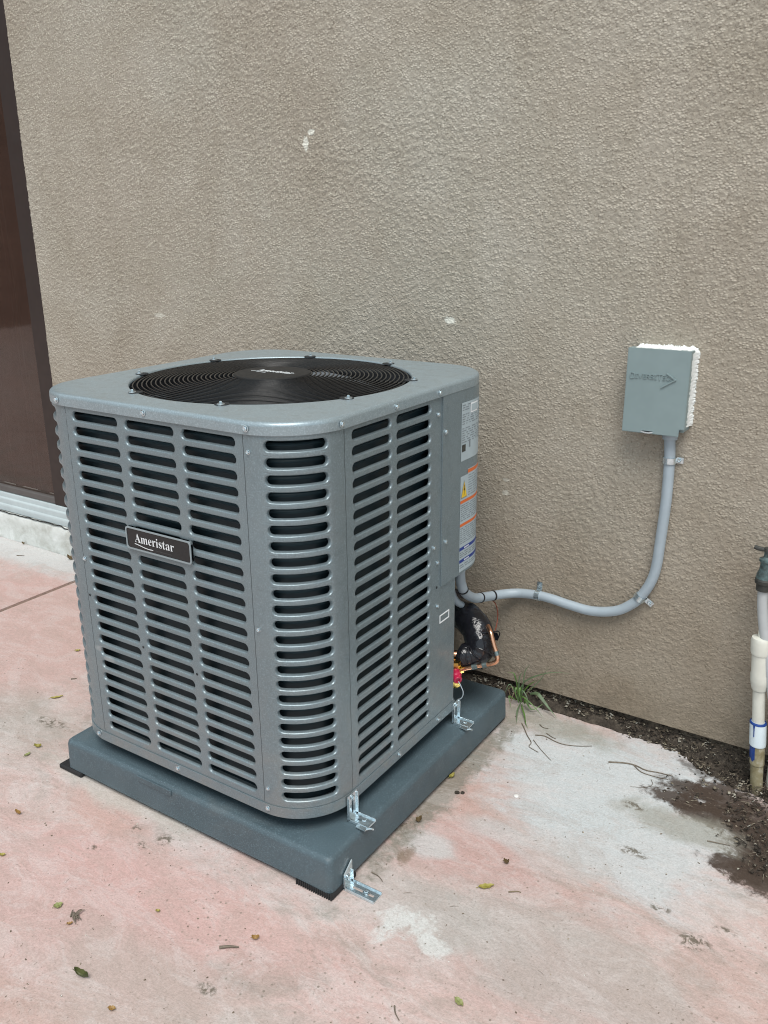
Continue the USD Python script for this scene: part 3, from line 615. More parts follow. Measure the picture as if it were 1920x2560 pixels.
sw = LineString([(-0.050, -0.006), (-0.038, -0.008), (-0.024, -0.0125), (-0.008, -0.0125)]).buffer(0.0007)
MB().poly(sw, 0.0005, at=(*C0, 0.7379)).build('swoosh', SILVER, hub, smooth=False)
mb = MB()
mb.lathe([(0.0, 0.56), (0.058, 0.56), (0.062, 0.57), (0.062, 0.69), (0.055, 0.70), (0.0, 0.702)], 32, np.array([*C0, 0])); mb.build('fan_motor', DARK, ac)
for k in range(3):
    P = []
    for r in np.linspace(0.05, 0.262, 10):
        row = []
        for j, c_ in enumerate(np.linspace(-0.62, 0.62, 12)):
            t = math.radians(200 + 120 * k) + c_ * (0.75 + 0.25 * (r / 0.262)) + 0.25 * (r / 0.26)
            row.append((C0[0] + r * math.cos(t), C0[1] + r * math.sin(t), 0.686 + 0.022 * c_ / 0.62 + 0.006 * math.cos(c_ * 2)))
        P.append(row)
    MB().grid(np.array(P)).build('fan_blade', FAN, ac, smooth=True)
MB().lathe([(0.30, 0.50), (0.0, 0.50)], 32, np.array([*C0, 0])).build('fan_cavity_floor', DARK, ac)
# control cover wrapped round the rear right corner
def cover_path(off):
    pts = [(X1 + off, y) for y in np.linspace(0.4312, Y1 - RC, 6)]
    for t in np.radians(np.linspace(0, 90, 19)[1:]): pts.append((X1 - RC + (RC + off) * math.cos(t), Y1 - RC + (RC + off) * math.sin(t)))
    pts.append((0.40, Y1 + off)); return np.array(pts)
co, ci = cover_path(0.0030), cover_path(0.0004); zz = lambda q, z: np.c_[q, np.full(len(q), z)]
mb = MB(); CZ = 0.3150
mb.grid(np.array([zz(ci, CZ + 0.002), zz(co, CZ), zz(co, 0.7050)]))
mb.grid(np.array([zz(cover_path(-0.016), CZ + 0.0005), zz(co, CZ)]), flip=False)
mb.grid(np.array([[(*ci[0], CZ), (*co[0], CZ)], [(*ci[0], 0.705), (*co[0], 0.705)]]))
cov = mb.build('control_cover', STEEL, ac, smooth=35)
for y, z in ((0.4408, 0.6344), (0.4446, 0.4084)): screw_mesh((X1 + 0.0031, y, z), (1, 0, 0)).build('screw', ZINC, cov)
sd = stage.GetPrimAtPath(str(ac.GetPath()) + '/side_panel'); fp = stage.GetPrimAtPath(str(ac.GetPath()) + '/front_panel')
for y, z in ((0.4161, 0.6725), (0.4029, 0.4077), (0.4178, 0.3715), (0.4197, 0.2761)): screw_mesh((X1 + 0.0001, y, z), (1, 0, 0), 0.0038).build('screw', ZINC, sd)
screw_mesh((0.0678, Y0 - 0.0001, 0.4064), (0, -1, 0), 0.0035).build('screw', ZINC, fp)
for x, z in ((0.0690, 0.33), (0.3495, 0.098 + 0.028 * 5), (0.21, 0.098 + 0.028 * 5.6)): MB().lathe([(0.0, 0.0003), (0.0026, 0.0003)], 10, axis_frame((x, Y0 - 0.0002, z), (0, -1, 0))).build('screw_hole', DARK, fp)
MB().lathe([(0.0, 0.0003), (0.0030, 0.0003)], 10, axis_frame((X1 + 0.0003, 0.4166, 0.318), (1, 0, 0))).build('screw_hole', DARK, sd)
for z in (0.6763, 0.3676, 0.054): screw_mesh((0.5065, Y0 + 0.0004, z), (0.09, -1, 0), 0.003).build('screw', ZINC, ac)
for x in (0.0459, 0.2765, 0.5053): screw_mesh((x, Y0 - 0.0022 + (0.0005 if x > 0.5 else 0.0002), 0.0125), (0, -1, 0), 0.0038).build('screw', ZINC, bp)
for y in (0.2697, 0.4224): screw_mesh((X1 + 0.0021, y, 0.0125), (1, 0, 0), 0.0038).build('screw', ZINC, bp)
# nameplate
NP = basis((0.2016, Y0 - 0.0002, 0.4572), (1, 0, 0), (0, 0, 1))
npw, nph = 0.1645, 0.0428
def rr2(w, h_, r, o=0.0): return sbox(o + r, o + r, w - o - r, h_ - o - r).buffer(r, quad_segs=5)
MB().poly(rr2(npw, nph, 0.006), 0.0045, NP).poly(rr2(npw, nph, 0.006).difference(rr2(npw, nph, 0.005, 0.0028)), 0.0062, NP).build('nameplate_rim', RIMM, ac, smooth=25)
npl = MB().poly(rr2(npw, nph, 0.005, 0.0029), 0.0051, NP).build('nameplate', BLACKP, ac, smooth=25)
tx = glyphs('Ameristar', 0.0170, True, 0.80); bx = tx.bounds; k = 0.100 / (bx[2] - bx[0]); tx = affinity.scale(tx, k, 1.0, origin=(0, 0))
MB().poly(affinity.translate(tx.buffer(-0.00028), 0.0225 - tx.bounds[0], 0.0155), 0.0055, NP).build('lettering', SILVER, npl, smooth=False)
pts = [(0.022 + 0.046 * t, 0.0120 - 0.0045 * math.sin(t * math.pi * 0.62) ** 1.5) for t in np.linspace(0, 1, 14)]
MB().poly(LineString(pts).buffer(0.0006), 0.0055, NP).build('swoosh', SILVER, npl, smooth=False)
MB().poly(sbox(0.075, 0.0075, 0.117, 0.0092), 0.00535, NP).build('small_print', plain('dim_print', (0.03, 0.032, 0.033), 0.4), npl, smooth=False)
# stickers on the cover
def cover_pt(s, z, off):
    """s: metres along the cover from y = 0.5"""
    s = np.asarray(s, float); L = Y1 - RC - 0.5; t = np.clip((s - L) / (RC + off), 0, None); fl = s < L
    x = np.where(fl, X1 + off, X1 - RC + (RC + off) * np.cos(t)); y = np.where(fl, 0.5 + s, Y1 - RC + (RC + off) * np.sin(t))
    return np.stack([x, y, z + 0 * s], -1)
def patch(s0, s1, z0, z1, off, mb=None, slant=0.0):
    mb = mb or MB(); S = np.linspace(s0, s1, max(2, int((s1 - s0) / 0.008) + 2))
    return mb.grid(np.array([cover_pt(S, z0, off), cover_pt(S, z1, off)]))
rl = patch(0.004, 0.135, 0.5600, 0.6790, 0.0034).build('rating_label', STICK, ac, smooth=40)
mb = MB(); lr = random.Random(5)
for row in range(17):
    z = 0.6735 - row * 0.0047
    if row in (3, 9): continue
    s = 0.007
    while s < 0.125:
        w_ = lr.uniform(0.004, 0.018); patch(s, min(s + w_, 0.128), z - 0.0011, z + 0.0009, 0.0037, mb); s += w_ + lr.uniform(0.0015, 0.010)
mb.build('print_lines', INK, rl, smooth=40, kind='stuff')
patch(0.007, 0.022, 0.579, 0.5935, 0.0038).build('dark_panel', plain('dark_panel_print', (0.035, 0.035, 0.03), 0.5, 0.3, 120), rl, smooth=40)
patch(0.036, 0.042, 0.584, 0.600, 0.0038).build('approval_mark', INK, rl, smooth=40)
patch(0.040, 0.075, 0.654, 0.674, 0.0039).build('barcode_square', WHITEP, rl, smooth=40); patch(0.043, 0.072, 0.657, 0.671, 0.0042).build('barcode_field', STICK, rl, smooth=40)
wl = MB(); patch(0.004, 0.034, 0.3200, 0.5280, 0.0034, wl); patch(0.034, 0.150, 0.3200, 0.5390, 0.0034, wl); wl = wl.build('warning_label', STICK, ac, smooth=40)
for i, (s0, z0, z1, mt) in enumerate(((0.034, 0.5300, 0.5375, ORANGE), (0.0042, 0.4700, 0.4765, ORANGE), (0.0042, 0.4200, 0.4262, ORANGE), (0.0042, 0.3672, 0.3742, BLUE), (0.0042, 0.3400, 0.3470, BLUE))):
    patch(s0, 0.149, z0, z1, 0.0037).build('orange_band' if i < 3 else 'blue_band', mt, wl, smooth=40)
mb = MB(); Tz0, Tz1 = 0.481, 0.5195
for a_, b_ in ((0.0, 1.0),):
    A = cover_pt(np.array([0.006]), Tz0, 0.0038)[0]; B = cover_pt(np.array([0.032]), Tz0, 0.0038)[0]; Cc = cover_pt(np.array([0.019]), Tz1, 0.0038)[0]
    mb.add([A, B, Cc], [(0, 1, 2)])
mb.build('warning_triangle', INK, wl, smooth=False)
ctr_ = (A + B + Cc) / 3
MB().add([ctr_ + (q - ctr_) * 0.86 + np.array([0.0003, 0, 0]) for q in (A, B, Cc)], [(0, 1, 2)]).build('yellow_triangle', YELLOW, wl, smooth=False)
bolt = [(0.0195, 0.5085), (0.0165, 0.4975), (0.0195, 0.4985), (0.0175, 0.4865), (0.0215, 0.5005), (0.0188, 0.4998), (0.0215, 0.5085)]
bp_ = Polygon(bolt); m3 = trimesh.creation.extrude_polygon(bp_, 0.0003, engine='earcut'); v = m3.vertices.copy()
m3.vertices = np.c_[X1 + 0.0043 + v[:, 2], 0.5 + v[:, 0], v[:, 1]]; MB().tm(m3).build('lightning_mark', BLACKP, wl, smooth=False)
mb = MB()
for z in list(np.arange(0.5245, 0.479, -0.0052)) + list(np.arange(0.4655, 0.429, -0.0046)) + list(np.arange(0.4155, 0.379, -0.0046)) + list(np.arange(0.362, 0.35, -0.0045)) + [0.334, 0.329]:
    s = 0.0065 if z < 0.478 else 0.037
    while s < 0.14:
        w_ = lr.uniform(0.004, 0.02); patch(s, min(s + w_, 0.145), z - 0.0010, z + 0.0009, 0.0037, mb); s += w_ + lr.uniform(0.0012, 0.006)
mb.build('print_lines', INK, wl, smooth=40, kind='stuff')
mb = MB()
for z in (0.3705, 0.3435):
    for s in np.arange(0.024, 0.046, 0.0045): patch(s, s + 0.003, z - 0.0016, z + 0.0016, 0.0040, mb)
mb.build('white_print', WHITEP, wl, smooth=40)
# small outlined sticker low on the side panel
sq = sbox(0.4305, 0.2315, 0.4700, 0.2500); MB().poly(sq.difference(sbox(0.4333, 0.2343, 0.4672, 0.2472)), 0.0004, basis((X1, 0, 0), (0, 1, 0), (0, 0, 1))).build('small_sticker', WHITEP, ac, smooth=False, label='small white outlined rectangle sticker on the side panel')

# ------------------------------------------------------------------ hold-down brackets
def bracket(name, label, y0, y1, zt, zb, x, run, taper=False, holes=True):
    t = thing(name, label, 'bracket', 'galvanised hold-down brackets along the right side')
    w = y1 - y0; mb = MB(); ym = (y0 + y1) / 2
    up = Polygon([(y0, zb), (y1, zb), (y1, zt - (0.0 if not taper else 0.0)), (y0 + (0.004 if taper else 0), zt - (0.018 if taper else 0))])
    slot = LineString([(ym, zb + 0.014), (ym, zt - 0.010)]).buffer(0.0027)
    if not taper: up = up.difference(slot)
    mb.poly(up, 0.0022, basis((x, 0, 0), (0, 1, 0), (0, 0, 1)))
    ft = sbox(x, y0, x + run, y1).difference(LineString([(x + 0.016, ym), (x + run - 0.010, ym)]).buffer(0.0027))
    mb.poly(ft, 0.0022, at=(0, 0, zb))
    for yy in (y0, y1 - 0.0018):   # turned-up rims
        mb.box((x + 0.002, yy, zb + 0.002), (x + run, yy + 0.0018, zb + 0.0055), 0.0004); mb.box((x + 0.002, yy, zb + 0.002), (x + 0.0055, yy + 0.0018, zt - 0.004 if not taper else zt - 0.02), 0.0004)
    mb.tube([(x + 0.0022, ym - 0.008, zb + 0.004), (x + 0.006, ym - 0.008, zb + 0.0025), (x + run * 0.7, ym - 0.008, zb + 0.0023)], 0.0012, 6)
    mb.build('bracket_body', ZINC, t, smooth=30)
    screw_mesh((x + run * 0.62, ym, zb + 0.0024), (0.1, 0.1, 1), 0.0045).build('foot_screw', ZINC, t)
    screw_mesh((x + 0.0024, ym, (zt - 0.008) if not taper else zt - 0.028), (1, 0, 0), 0.0045).build('upright_screw', ZINC, t)
    return t
b1 = bracket('angle_bracket', 'galvanised angle bracket under the front right corner of the unit, upper of the front pair', 0.092, 0.121, 0.021, PZ1 + 0.001, 0.6135, 0.044)
mb = MB(); mb.tube([(0.655, 0.088, -0.030), (0.664, 0.092, -0.0265), (0.668, 0.097, -0.030)], 0.002, 6); mb.poly(sbox(0.638, 0.083, 0.659, 0.108), 0.002, at=(0, 0, PZ1 + 0.0037)); mb.build('clamp_tab', ZINC, b1)
b2 = bracket('angle_bracket', 'galvanised angle bracket by the copper pipes at the rear of the pad', 0.486, 0.514, 0.018, PZ1 + 0.001, 0.6135, 0.040)
mb = MB(); mb.poly(sbox(0.637, 0.476, 0.656, 0.500), 0.002, at=(0, 0, PZ1 + 0.0037)); mb.tube([(0.652, 0.478, -0.030), (0.66, 0.482, -0.0275), (0.664, 0.487, -0.031)], 0.002, 6); mb.build('clamp_tab', ZINC, b2)
bracket('angle_bracket', 'galvanised angle bracket joining pad side to concrete, lowest of the three', 0.018, 0.046, -0.066, ZG + 0.0006, 0.6535, 0.066, taper=True)

# ------------------------------------------------------------------ refrigerant lines
sl = thing('suction_line', 'thick black wrapped refrigerant pipe bending behind the unit', 'pipe')
mb = MB(); mb.tube([(0.552, 0.542, 0.099), (0.578, 0.551, 0.099), (0.606, 0.563, 0.097)], 0.0111, 14); mb.build('copper_stub', COPPER, sl)
pts = [(0.590, 0.5605, 0.099), (0.597, 0.562, 0.098), (0.6097, 0.572, 0.0942), (0.6232, 0.582, 0.1045), (0.6225, 0.592, 0.1248), (0.6091, 0.605, 0.1465), (0.5836, 0.622, 0.154), (0.5552, 0.642, 0.154), (0.5157, 0.676, 0.1406), (0.470, 0.725, 0.120), (0.45, 0.80, 0.11)]
T = MB(); T.tube(pts, [0.0250, 0.0295, 0.0310, 0.0325, 0.0330, 0.0340, 0.0350, 0.0345, 0.033, 0.032, 0.031], 28, 8)
v = T.v[0]; nn = meshkit.fbm(v * np.array([55, 55, 70]), 3, 9) - 0.5; cc = np.repeat(v.reshape(-1, 28, 3).mean(1), 28, 0); d_ = v - cc; T.v[0] = cc + d_ * (1 + 0.16 * nn[:, None])
for k_, c_ in enumerate(T.v[1:]): pass
T.build('pipe_wrap', TAPE, sl, smooth=True)
mb = MB()
for i, (p, r, n_) in enumerate((((0.606, 0.5655, 0.0965), 0.0305, (1, 0.55, 0.0)), ((0.622, 0.577, 0.098), 0.0325, (0.9, 0.7, 0.6)), ((0.632, 0.590, 0.113), 0.034, (0.4, 0.6, 1.0)), ((0.628, 0.605, 0.133), 0.0347, (-0.6, 0.6, 0.8)))):
    F = axis_frame(p, n_); a = np.linspace(0, 2 * np.pi, 33)[:-1]
    ring = np.stack([np.cos(a) * r, np.sin(a) * r, 0.003 * np.sin(3 * a + i)], -1) @ F[:3, :3].T + F[:3, 3]
    mb.tube(np.vstack([ring, ring[:1]]), 0.0016, 6, 1, caps=False, smooth=False)
mb.build('wrap_crease', TAPE, sl)
mb = MB(); mb.add([(0.648, 0.602, 0.150), (0.664, 0.594, 0.158), (0.668, 0.596, 0.146), (0.662, 0.600, 0.134), (0.652, 0.604, 0.138)], [(0, 1, 2), (0, 2, 3), (0, 3, 4)]); mb.build('loose_tape_end', TAPE, sl, smooth=False)
ll = thing('liquid_line', 'thin bare copper pipe with brass valve and red cap', 'pipe')
mb = MB(); lpts = [(0.5937, 0.528, 0.0736), (0.606, 0.533, 0.0769), (0.6318, 0.540, 0.0881), (0.6617, 0.548, 0.0989), (0.6760, 0.551, 0.1050), (0.6835, 0.5532, 0.1105), (0.6857, 0.555, 0.1181), (0.6809, 0.558, 0.129), (0.6716, 0.562, 0.1459), (0.6611, 0.568, 0.1675), (0.6455, 0.585, 0.1729)]
mb.tube(lpts, 0.0050, 12, 5); mb.build('copper_tube', COPPER, ll)
def sleeve(a, b_, r): return MB().tube([np.array(a), np.array(b_)], r, 12, smooth=False)
sleeve((0.6318, 0.540, 0.0881), (0.6438, 0.5432, 0.0925), 0.0058).build('solder_joint', SOLDER, ll); sleeve((0.6540, 0.546, 0.0962), (0.6640, 0.5486, 0.0999), 0.0058).build('solder_joint', SOLDER, ll); sleeve((0.6835, 0.5565, 0.1235), (0.6795, 0.5587, 0.1320), 0.0058).build('solder_joint', SOLDER, ll)
mb = MB()
mb.tube([(0.560, 0.515, 0.068), (0.600, 0.531, 0.070)], 0.011, 6, smooth=False); mb.tube([(0.5965, 0.5285, 0.045), (0.5965, 0.5285, 0.092)], 0.0095, 8, smooth=False)
mb.tube([(0.5965, 0.5285, 0.086), (0.5965, 0.5285, 0.098)], 0.012, 6, smooth=False); mb.tube([(0.600, 0.532, 0.0735), (0.612, 0.5375, 0.0785)], 0.0078, 8, smooth=False); mb.tube([(0.5965, 0.526, 0.058), (0.607, 0.512, 0.050)], 0.0115, 8, smooth=False)
mb.build('brass_valve', BRASS, ll, smooth=25)
mb = MB(); F = axis_frame((0.600, 0.519, 0.075), (0.62, -0.55, -0.25))
mb.lathe([(0.0, 0.0), (0.0125, 0.0), (0.0125, 0.012), (0.0110, 0.0135), (0.0098, 0.0155), (0.0098, 0.023), (0.0088, 0.0245), (0.005, 0.0240), (0.0045, 0.022), (0.0, 0.022)], 22, F); mb.build('valve_cap', REDCAP, ll)
mb = MB(); mb.tube([(0.6185, 0.5035, 0.066), (0.627, 0.500, 0.058), (0.633, 0.499, 0.046), (0.630, 0.499, 0.032), (0.619, 0.500, 0.022)], 0.0011, 6); mb.build('cap_strap', CONDUIT, ll)

# ------------------------------------------------------------------ conduit, straps, wire
cd = thing('flexible_conduit', 'grey flexible electrical conduit sagging along the stucco wall', 'conduit')
YC = WY - 0.0125
cpts = [(0.574, 0.585, 0.330), (0.574, 0.585, 0.276), (0.5765, 0.588, 0.253), (0.576, 0.601, 0.234), (0.575, 0.627, 0.213), (0.5745, 0.660, 0.195), (0.576, 0.690, 0.186), (0.581, 0.720, 0.179), (0.588, 0.740, 0.176), (0.606, 0.765, 0.1745), (0.632, YC, 0.1765), (0.6774, YC, 0.1817), (0.716, YC, 0.1805), (0.7522, YC, 0.1765), (0.8103, YC, 0.1740), (0.8652, YC, 0.1880), (0.9000, YC, 0.2130), (0.9165, YC, 0.2336), (0.934, YC, 0.267), (0.9445, YC, 0.3076), (0.9490, YC, 0.3813), (0.9525, YC, 0.4619), (0.9515, YC, 0.5478), (0.9485, YC, 0.5853), (0.948, YC, 0.612)]
MB().tube(cpts, 0.0111, 20, 8).build('conduit_sleeve', CONDUIT, cd, smooth=True)
def ringband(p, t, r, w, mat, name, parent):
    F = axis_frame(p, t); MB().lathe([(r, -w / 2), (r + 0.0012, -w / 2), (r + 0.0012, w / 2), (r, w / 2), (r, -w / 2)], 28, F).build(name, mat, parent)
ringband((0.5763, 0.596, 0.2395), (0, 0.55, -0.8), 0.0111, 0.004, RUBBER, 'cable_tie', cd); ringband((0.5755, 0.682, 0.188), (0.05, 0.95, -0.28), 0.0111, 0.004, RUBBER, 'cable_tie', cd); ringband((0.5845, 0.731, 0.1772), (0.32, 0.92, -0.1), 0.0111, 0.004, RUBBER, 'cable_tie', cd)
mb = MB(); mb.tube([(0.548, 0.590, 0.240), (0.553, 0.597, 0.215), (0.558, 0.606, 0.200), (0.560, 0.62, 0.190)], 0.008, 12); mb.build('conduit_elbow', CONDUIT, cd)
mb = MB(); mb.lathe([(0.0112, 0.592), (0.0150, 0.592), (0.0155, 0.598), (0.0155, 0.612), (0.0112, 0.612)], 20, np.array([0.948, YC, 0])); mb.build('box_connector', CONDUIT, cd)
def strap(label, p, tang, ear):
    t = thing('pipe_strap', label, 'pipe strap', 'zinc one-hole straps holding the conduit')
    p = np.array(p); ear = np.array(ear); tang = np.array(tang, float); tang /= np.linalg.norm(tang); side = ear - p; side[1] = 0; side -= tang * (side @ tang); L = np.linalg.norm(side); side /= L
    nrm = np.array([0, -1.0, 0]); w = 0.0125; R = 0.0124; prof = []
    for a in np.radians(np.linspace(190, -35, 18)): prof.append(p + R * (math.cos(a) * side + math.sin(a) * nrm))
    base_y = WY - 0.003
    q = p + side * (R + 0.004); q[1] = base_y; prof.append(q); q2 = p + side * (L + 0.008); q2[1] = base_y; prof.append(q2); prof = np.array(prof)
    t_ = np.gradient(prof, axis=0); nn_ = np.cross(t_, tang); nn_ /= np.linalg.norm(nn_, axis=1, keepdims=True)
    mb = MB(); A, B = prof - tang * w / 2, prof + tang * w / 2
    mb.grid(np.stack([A, B, B + nn_ * 0.0014, A + nn_ * 0.0014, A], 1)); mb.build('strap_band', ZINC, t, smooth=40)
    o = p + side * L; o[1] = base_y - 0.0014; screw_mesh(o, (0, -1, 0), 0.0042).build('screw', ZINC, t)
strap('zinc strap with upright ear on the conduit nearest the air conditioner', (0.6774, YC, 0.1817), (1, 0, 0.04), (0.6860, YC, 0.2040))
strap('zinc strap at the lower bend where the conduit turns up', (0.9165, YC, 0.2336), (0.56, 0, 0.83), (0.9365, YC, 0.2220))
strap('zinc strap on the upright conduit just below the disconnect box', (0.9517, YC, 0.5478), (0.0, 0, 1), (0.9695, YC, 0.5510))
MB().tube([(0.581, 0.735, 0.162), (0.585, 0.745, 0.15), (0.588, 0.752, 0.125), (0.590, 0.745, 0.100), (0.60, 0.71, 0.09), (0.62, 0.66, 0.11)], 0.0012, 6).build('thermostat_wire', WIRE, smooth=True, label='thin red-brown wire hanging from the conduit to the black pipe', cat='wire')

# ------------------------------------------------------------------ disconnect box
bx_ = thing('disconnect_box', 'grey metal electrical disconnect box mounted on the stucco wall', 'electrical box')
BX0, BX1, BZ0, BZ1, BF = 0.8580, 0.9835, 0.6055, 0.7755, WY - 0.046
m = MB(); m.box((BX0 + 0.004, WY - 0.038, BZ0 + 0.008), (BX1 - 0.003, WY + 0.002, BZ1 - 0.004), 0.001); m.build('box_body', BOXP, bx_)
fpoly = Polygon([(BX0, BZ0), (0.9725, BZ0), (0.9732, 0.6200), (BX1 - 0.001, 0.6205), (BX1, BZ1), (BX0 + 0.001, BZ1)]).buffer(-0.0012).buffer(0.0012)
F = basis((0, BF + 0.002, 0), (1, 0, 0), (0, 0, 1)); mb = MB(); mb.poly(fpoly, 0.0016, F); mb.poly(fpoly.buffer(-0.0012), 0.0021, F)
mb.box((BX0 + 0.0005, BF + 0.0005, BZ0 + 0.0005), (BX0 + 0.002, WY - 0.02, BZ1 - 0.0005)); mb.box((BX1 - 0.0022, BF + 0.0005, 0.6215), (BX1 - 0.0005, WY - 0.02, BZ1 - 0.0006)); mb.box((BX0 + 0.0022, BF + 0.0005, BZ1 - 0.0022), (BX1 - 0.0024, WY - 0.02, BZ1 - 0.0006))
cv = mb.build('box_cover', BOXP, bx_, smooth=25)
mb = MB(); x = 0.867; NP2 = basis((0, BF, 0), (1, 0, 0), (0, 0, 1))
for ch, hgt in zip('DIVERSITECH', (0.0120, *[0.0088] * 6, 0.0120, *[0.0088] * 3)):
    gl_ = glyphs(ch, hgt, False); w_ = gl_.bounds[2] - gl_.bounds[0]; gl_ = affinity.translate(gl_, x - gl_.bounds[0], 0.7165 if hgt < 0.01 else 0.7150); x += w_ + 0.0013
    mb.poly(gl_.buffer(-0.00005), 0.0018, NP2)
TE = x
mb.build('lettering', BOXP, cv, smooth=False)
ar = LineString([(0.9400, 0.7300), (0.9575, 0.7185), (0.9310, 0.7020)]).buffer(0.0011, join_style=2)
MB().poly(ar, 0.0026, NP2).build('arrow_mark', BOXP, cv, smooth=False)
mb = MB(); mb.poly(LineString([(0.899, 0.6095), (0.906, 0.6078), (0.914, 0.6078), (0.921, 0.6095)]).buffer(0.0013), 0.003, NP2); mb.build('latch_loop', ZINC, cv)
m = MB(); m.poly(sbox(0.898, 0.6088, 0.922, 0.6110), 0.0006, NP2); m.build('latch_slot', DARK, cv, smooth=False)
# white sealant along the top and right sides, ragged at the wall
def seal(path, nrm_out, depth0, depth1, thick):
    P = []
    path = dense_line(path, 0.0012)
    for j, y in enumerate(np.linspace(depth0, depth1, 10)):
        row = []
        for i, p in enumerate(path):
            f_ = j / 9.0
            o = thick * (0.5 + 0.5 * f_) + (0.0008 + 0.0022 * f_ ** 3) * max(0, meshkit.noise(np.array([i * 0.62, j * 0.55, 3.3]), 4) - 0.25) + 0.0052 * f_ ** 5 * meshkit.noise(np.array([i * 1.3, j * 0.2, 9.1]), 14)
            row.append((p[0] + nrm_out[i][0] * o, y, p[1] + nrm_out[i][1] * o))
        P.append(row)
    return np.array(P)
def dense_line(path, step):
    out = []
    for (a, b_) in zip(path[:-1], path[1:]):
        a, b_ = np.array(a), np.array(b_); k = max(1, int(np.linalg.norm(b_ - a) / step))
        for t in np.linspace(0, 1, k, endpoint=False): out.append(a + (b_ - a) * t)
    out.append(np.array(path[-1])); return out
spath = [(BX0 + 0.010, BZ1 - 0.002), (BX1 - 0.006, BZ1 - 0.002), (BX1 - 0.002, BZ1 - 0.006), (BX1 - 0.002, 0.623)]
dl = np.array(dense_line(spath, 0.0012)); tg = np.gradient(dl, axis=0); tg /= np.linalg.norm(tg, axis=1, keepdims=True); no = np.c_[-tg[:, 1], tg[:, 0]]
P = seal(spath, no, BF + 0.010, WY - 0.0005, 0.0022)
mb = MB(); mb.grid(P, flip=True); inner = P[0].copy(); inner[:, 0] -= no[:, 0] * 0.006; inner[:, 2] -= no[:, 1] * 0.006; mb.grid(np.array([inner, P[0]]), flip=True)
mb.build('sealant_bead', SEAL, bx_, smooth=35, label='thick ragged white sealant along the top and right side')

# ------------------------------------------------------------------ hose bib, hose and standpipe at the right edge
hb = thing('hose_bib', 'weathered green bronze garden tap at the right edge of the photo', 'tap')
T0 = np.array([1.1680, 0.735, 0.0])
mb = MB(); mb.lathe([(0.0, 0.348), (0.0165, 0.348), (0.0160, 0.356), (0.0125, 0.366), (0.0110, 0.380), (0.0125, 0.3835), (0.0145, 0.3845), (0.0145, 0.389), (0.010, 0.391), (0.007, 0.394), (0.007, 0.408), (0.0, 0.408)], 20, T0)
mb.tube([(1.172, 0.737, 0.370), (1.200, 0.752, 0.372), (1.232, 0.766, 0.372)], 0.0115, 14); mb.build('tap_body', BRONZE, hb)
mb = MB(); mb.tube([(1.1425, 0.732, 0.4110), (1.150, 0.733, 0.4085), (1.162, 0.7345, 0.4075), (1.174, 0.736, 0.4075), (1.188, 0.737, 0.4085), (1.194, 0.738, 0.411)], [0.0042, 0.0045, 0.0040, 0.0040, 0.0045, 0.0042], 10); mb.lathe([(0.0, 0.413), (0.008, 0.412), (0.009, 0.406), (0.0, 0.404)], 14, T0); mb.build('tap_handle', BRONZED, hb)
mb = MB(); mb.lathe([(0.012, 0.323), (0.0138, 0.324), (0.0142, 0.338), (0.0175, 0.3395), (0.0182, 0.346), (0.0165, 0.3495), (0.0, 0.3495)], 22, T0); mb.build('hose_collar', BRONZED, hb)
mb = MB(); mb.tube([(1.232, 0.766, ZG - 0.03), (1.232, 0.766, 0.40)], 0.0133, 18, smooth=False); mb.build('riser_pipe', PVC, hb)
MB().tube([(1.1675, 0.735, 0.326), (1.170, 0.735, 0.295), (1.1765, 0.735, 0.255), (1.187, 0.734, 0.210), (1.2015, 0.733, 0.150), (1.220, 0.73, 0.08), (1.255, 0.72, 0.0), (1.30, 0.70, -0.07), (1.36, 0.67, -0.098), (1.50, 0.62, -0.100)], 0.0098, 18, 8).build('garden_hose', HOSE, smooth=True, label='grey hose hanging down from the bronze tap', cat='hose')
sp_ = thing('standpipe', 'short white plastic irrigation riser rising from the mulch in front of the hose', 'pipe')
AX0, AX1 = np.array([1.2060, 0.735, ZG]), np.array([1.1760, 0.735, 0.22])
def on_axis(prof): # prof (r, z) measured by world z
    d_ = (AX1 - AX0); out = [(r, (z - ZG) * np.linalg.norm(d_) / d_[2]) for r, z in prof]
    return out, axis_frame(AX0, d_)
def ap(name, mat, prof, **k):
    p_, F_ = on_axis(prof); return MB().lathe(p_, 24, F_).build(name, mat, sp_, **k)
ap('lower_pipe', DIRTY, [(0.0125, ZG - 0.03), (0.0128, -0.062), (0.0145, -0.060), (0.0145, -0.022), (0.0135, -0.014), (0.0118, -0.012)])
ap('coupling', PVCT, [(0.0118, -0.0175), (0.0162, -0.0165), (0.0166, -0.012), (0.0164, 0.034), (0.0150, 0.0365), (0.0118, 0.037)])
ap('middle_pipe', PVC, [(0.0124, 0.030), (0.0124, 0.115)])
ap('upper_fitting', PVC, [(0.0124, 0.108), (0.0148, 0.110), (0.0172, 0.124), (0.0178, 0.130), (0.0178, 0.143), (0.0168, 0.145), (0.0162, 0.186), (0.0180, 0.188), (0.0188, 0.193), (0.0188, 0.216), (0.0165, 0.2225), (0.0060, 0.2245), (0.0050, 0.238), (0.0008, 0.248)])
ap('primer_ring', BLUEP, [(0.0132, 0.0372), (0.0158, 0.0370), (0.0168, 0.0345), (0.0168, 0.0330), (0.0160, 0.0325)], label='blue primer smear ringing the coupling')
q0 = AX0 + (AX1 - AX0) * ((0.035 - ZG) / 0.333) + np.array([-0.0045, -0.0160, 0]); q1 = AX0 + (AX1 - AX0) * ((0.008 - ZG) / 0.333) + np.array([-0.0048, -0.0162, 0])
MB().tube([q0, (q0 + q1) / 2, q1], [0.0022, 0.0012, 0.0010], 6).build('primer_drip', BLUEP, sp_)
p_, F_ = on_axis([(0.01465, -0.052), (0.0148, -0.048), (0.0150, -0.022), (0.0139, -0.0155), (0.0128, -0.0145)])
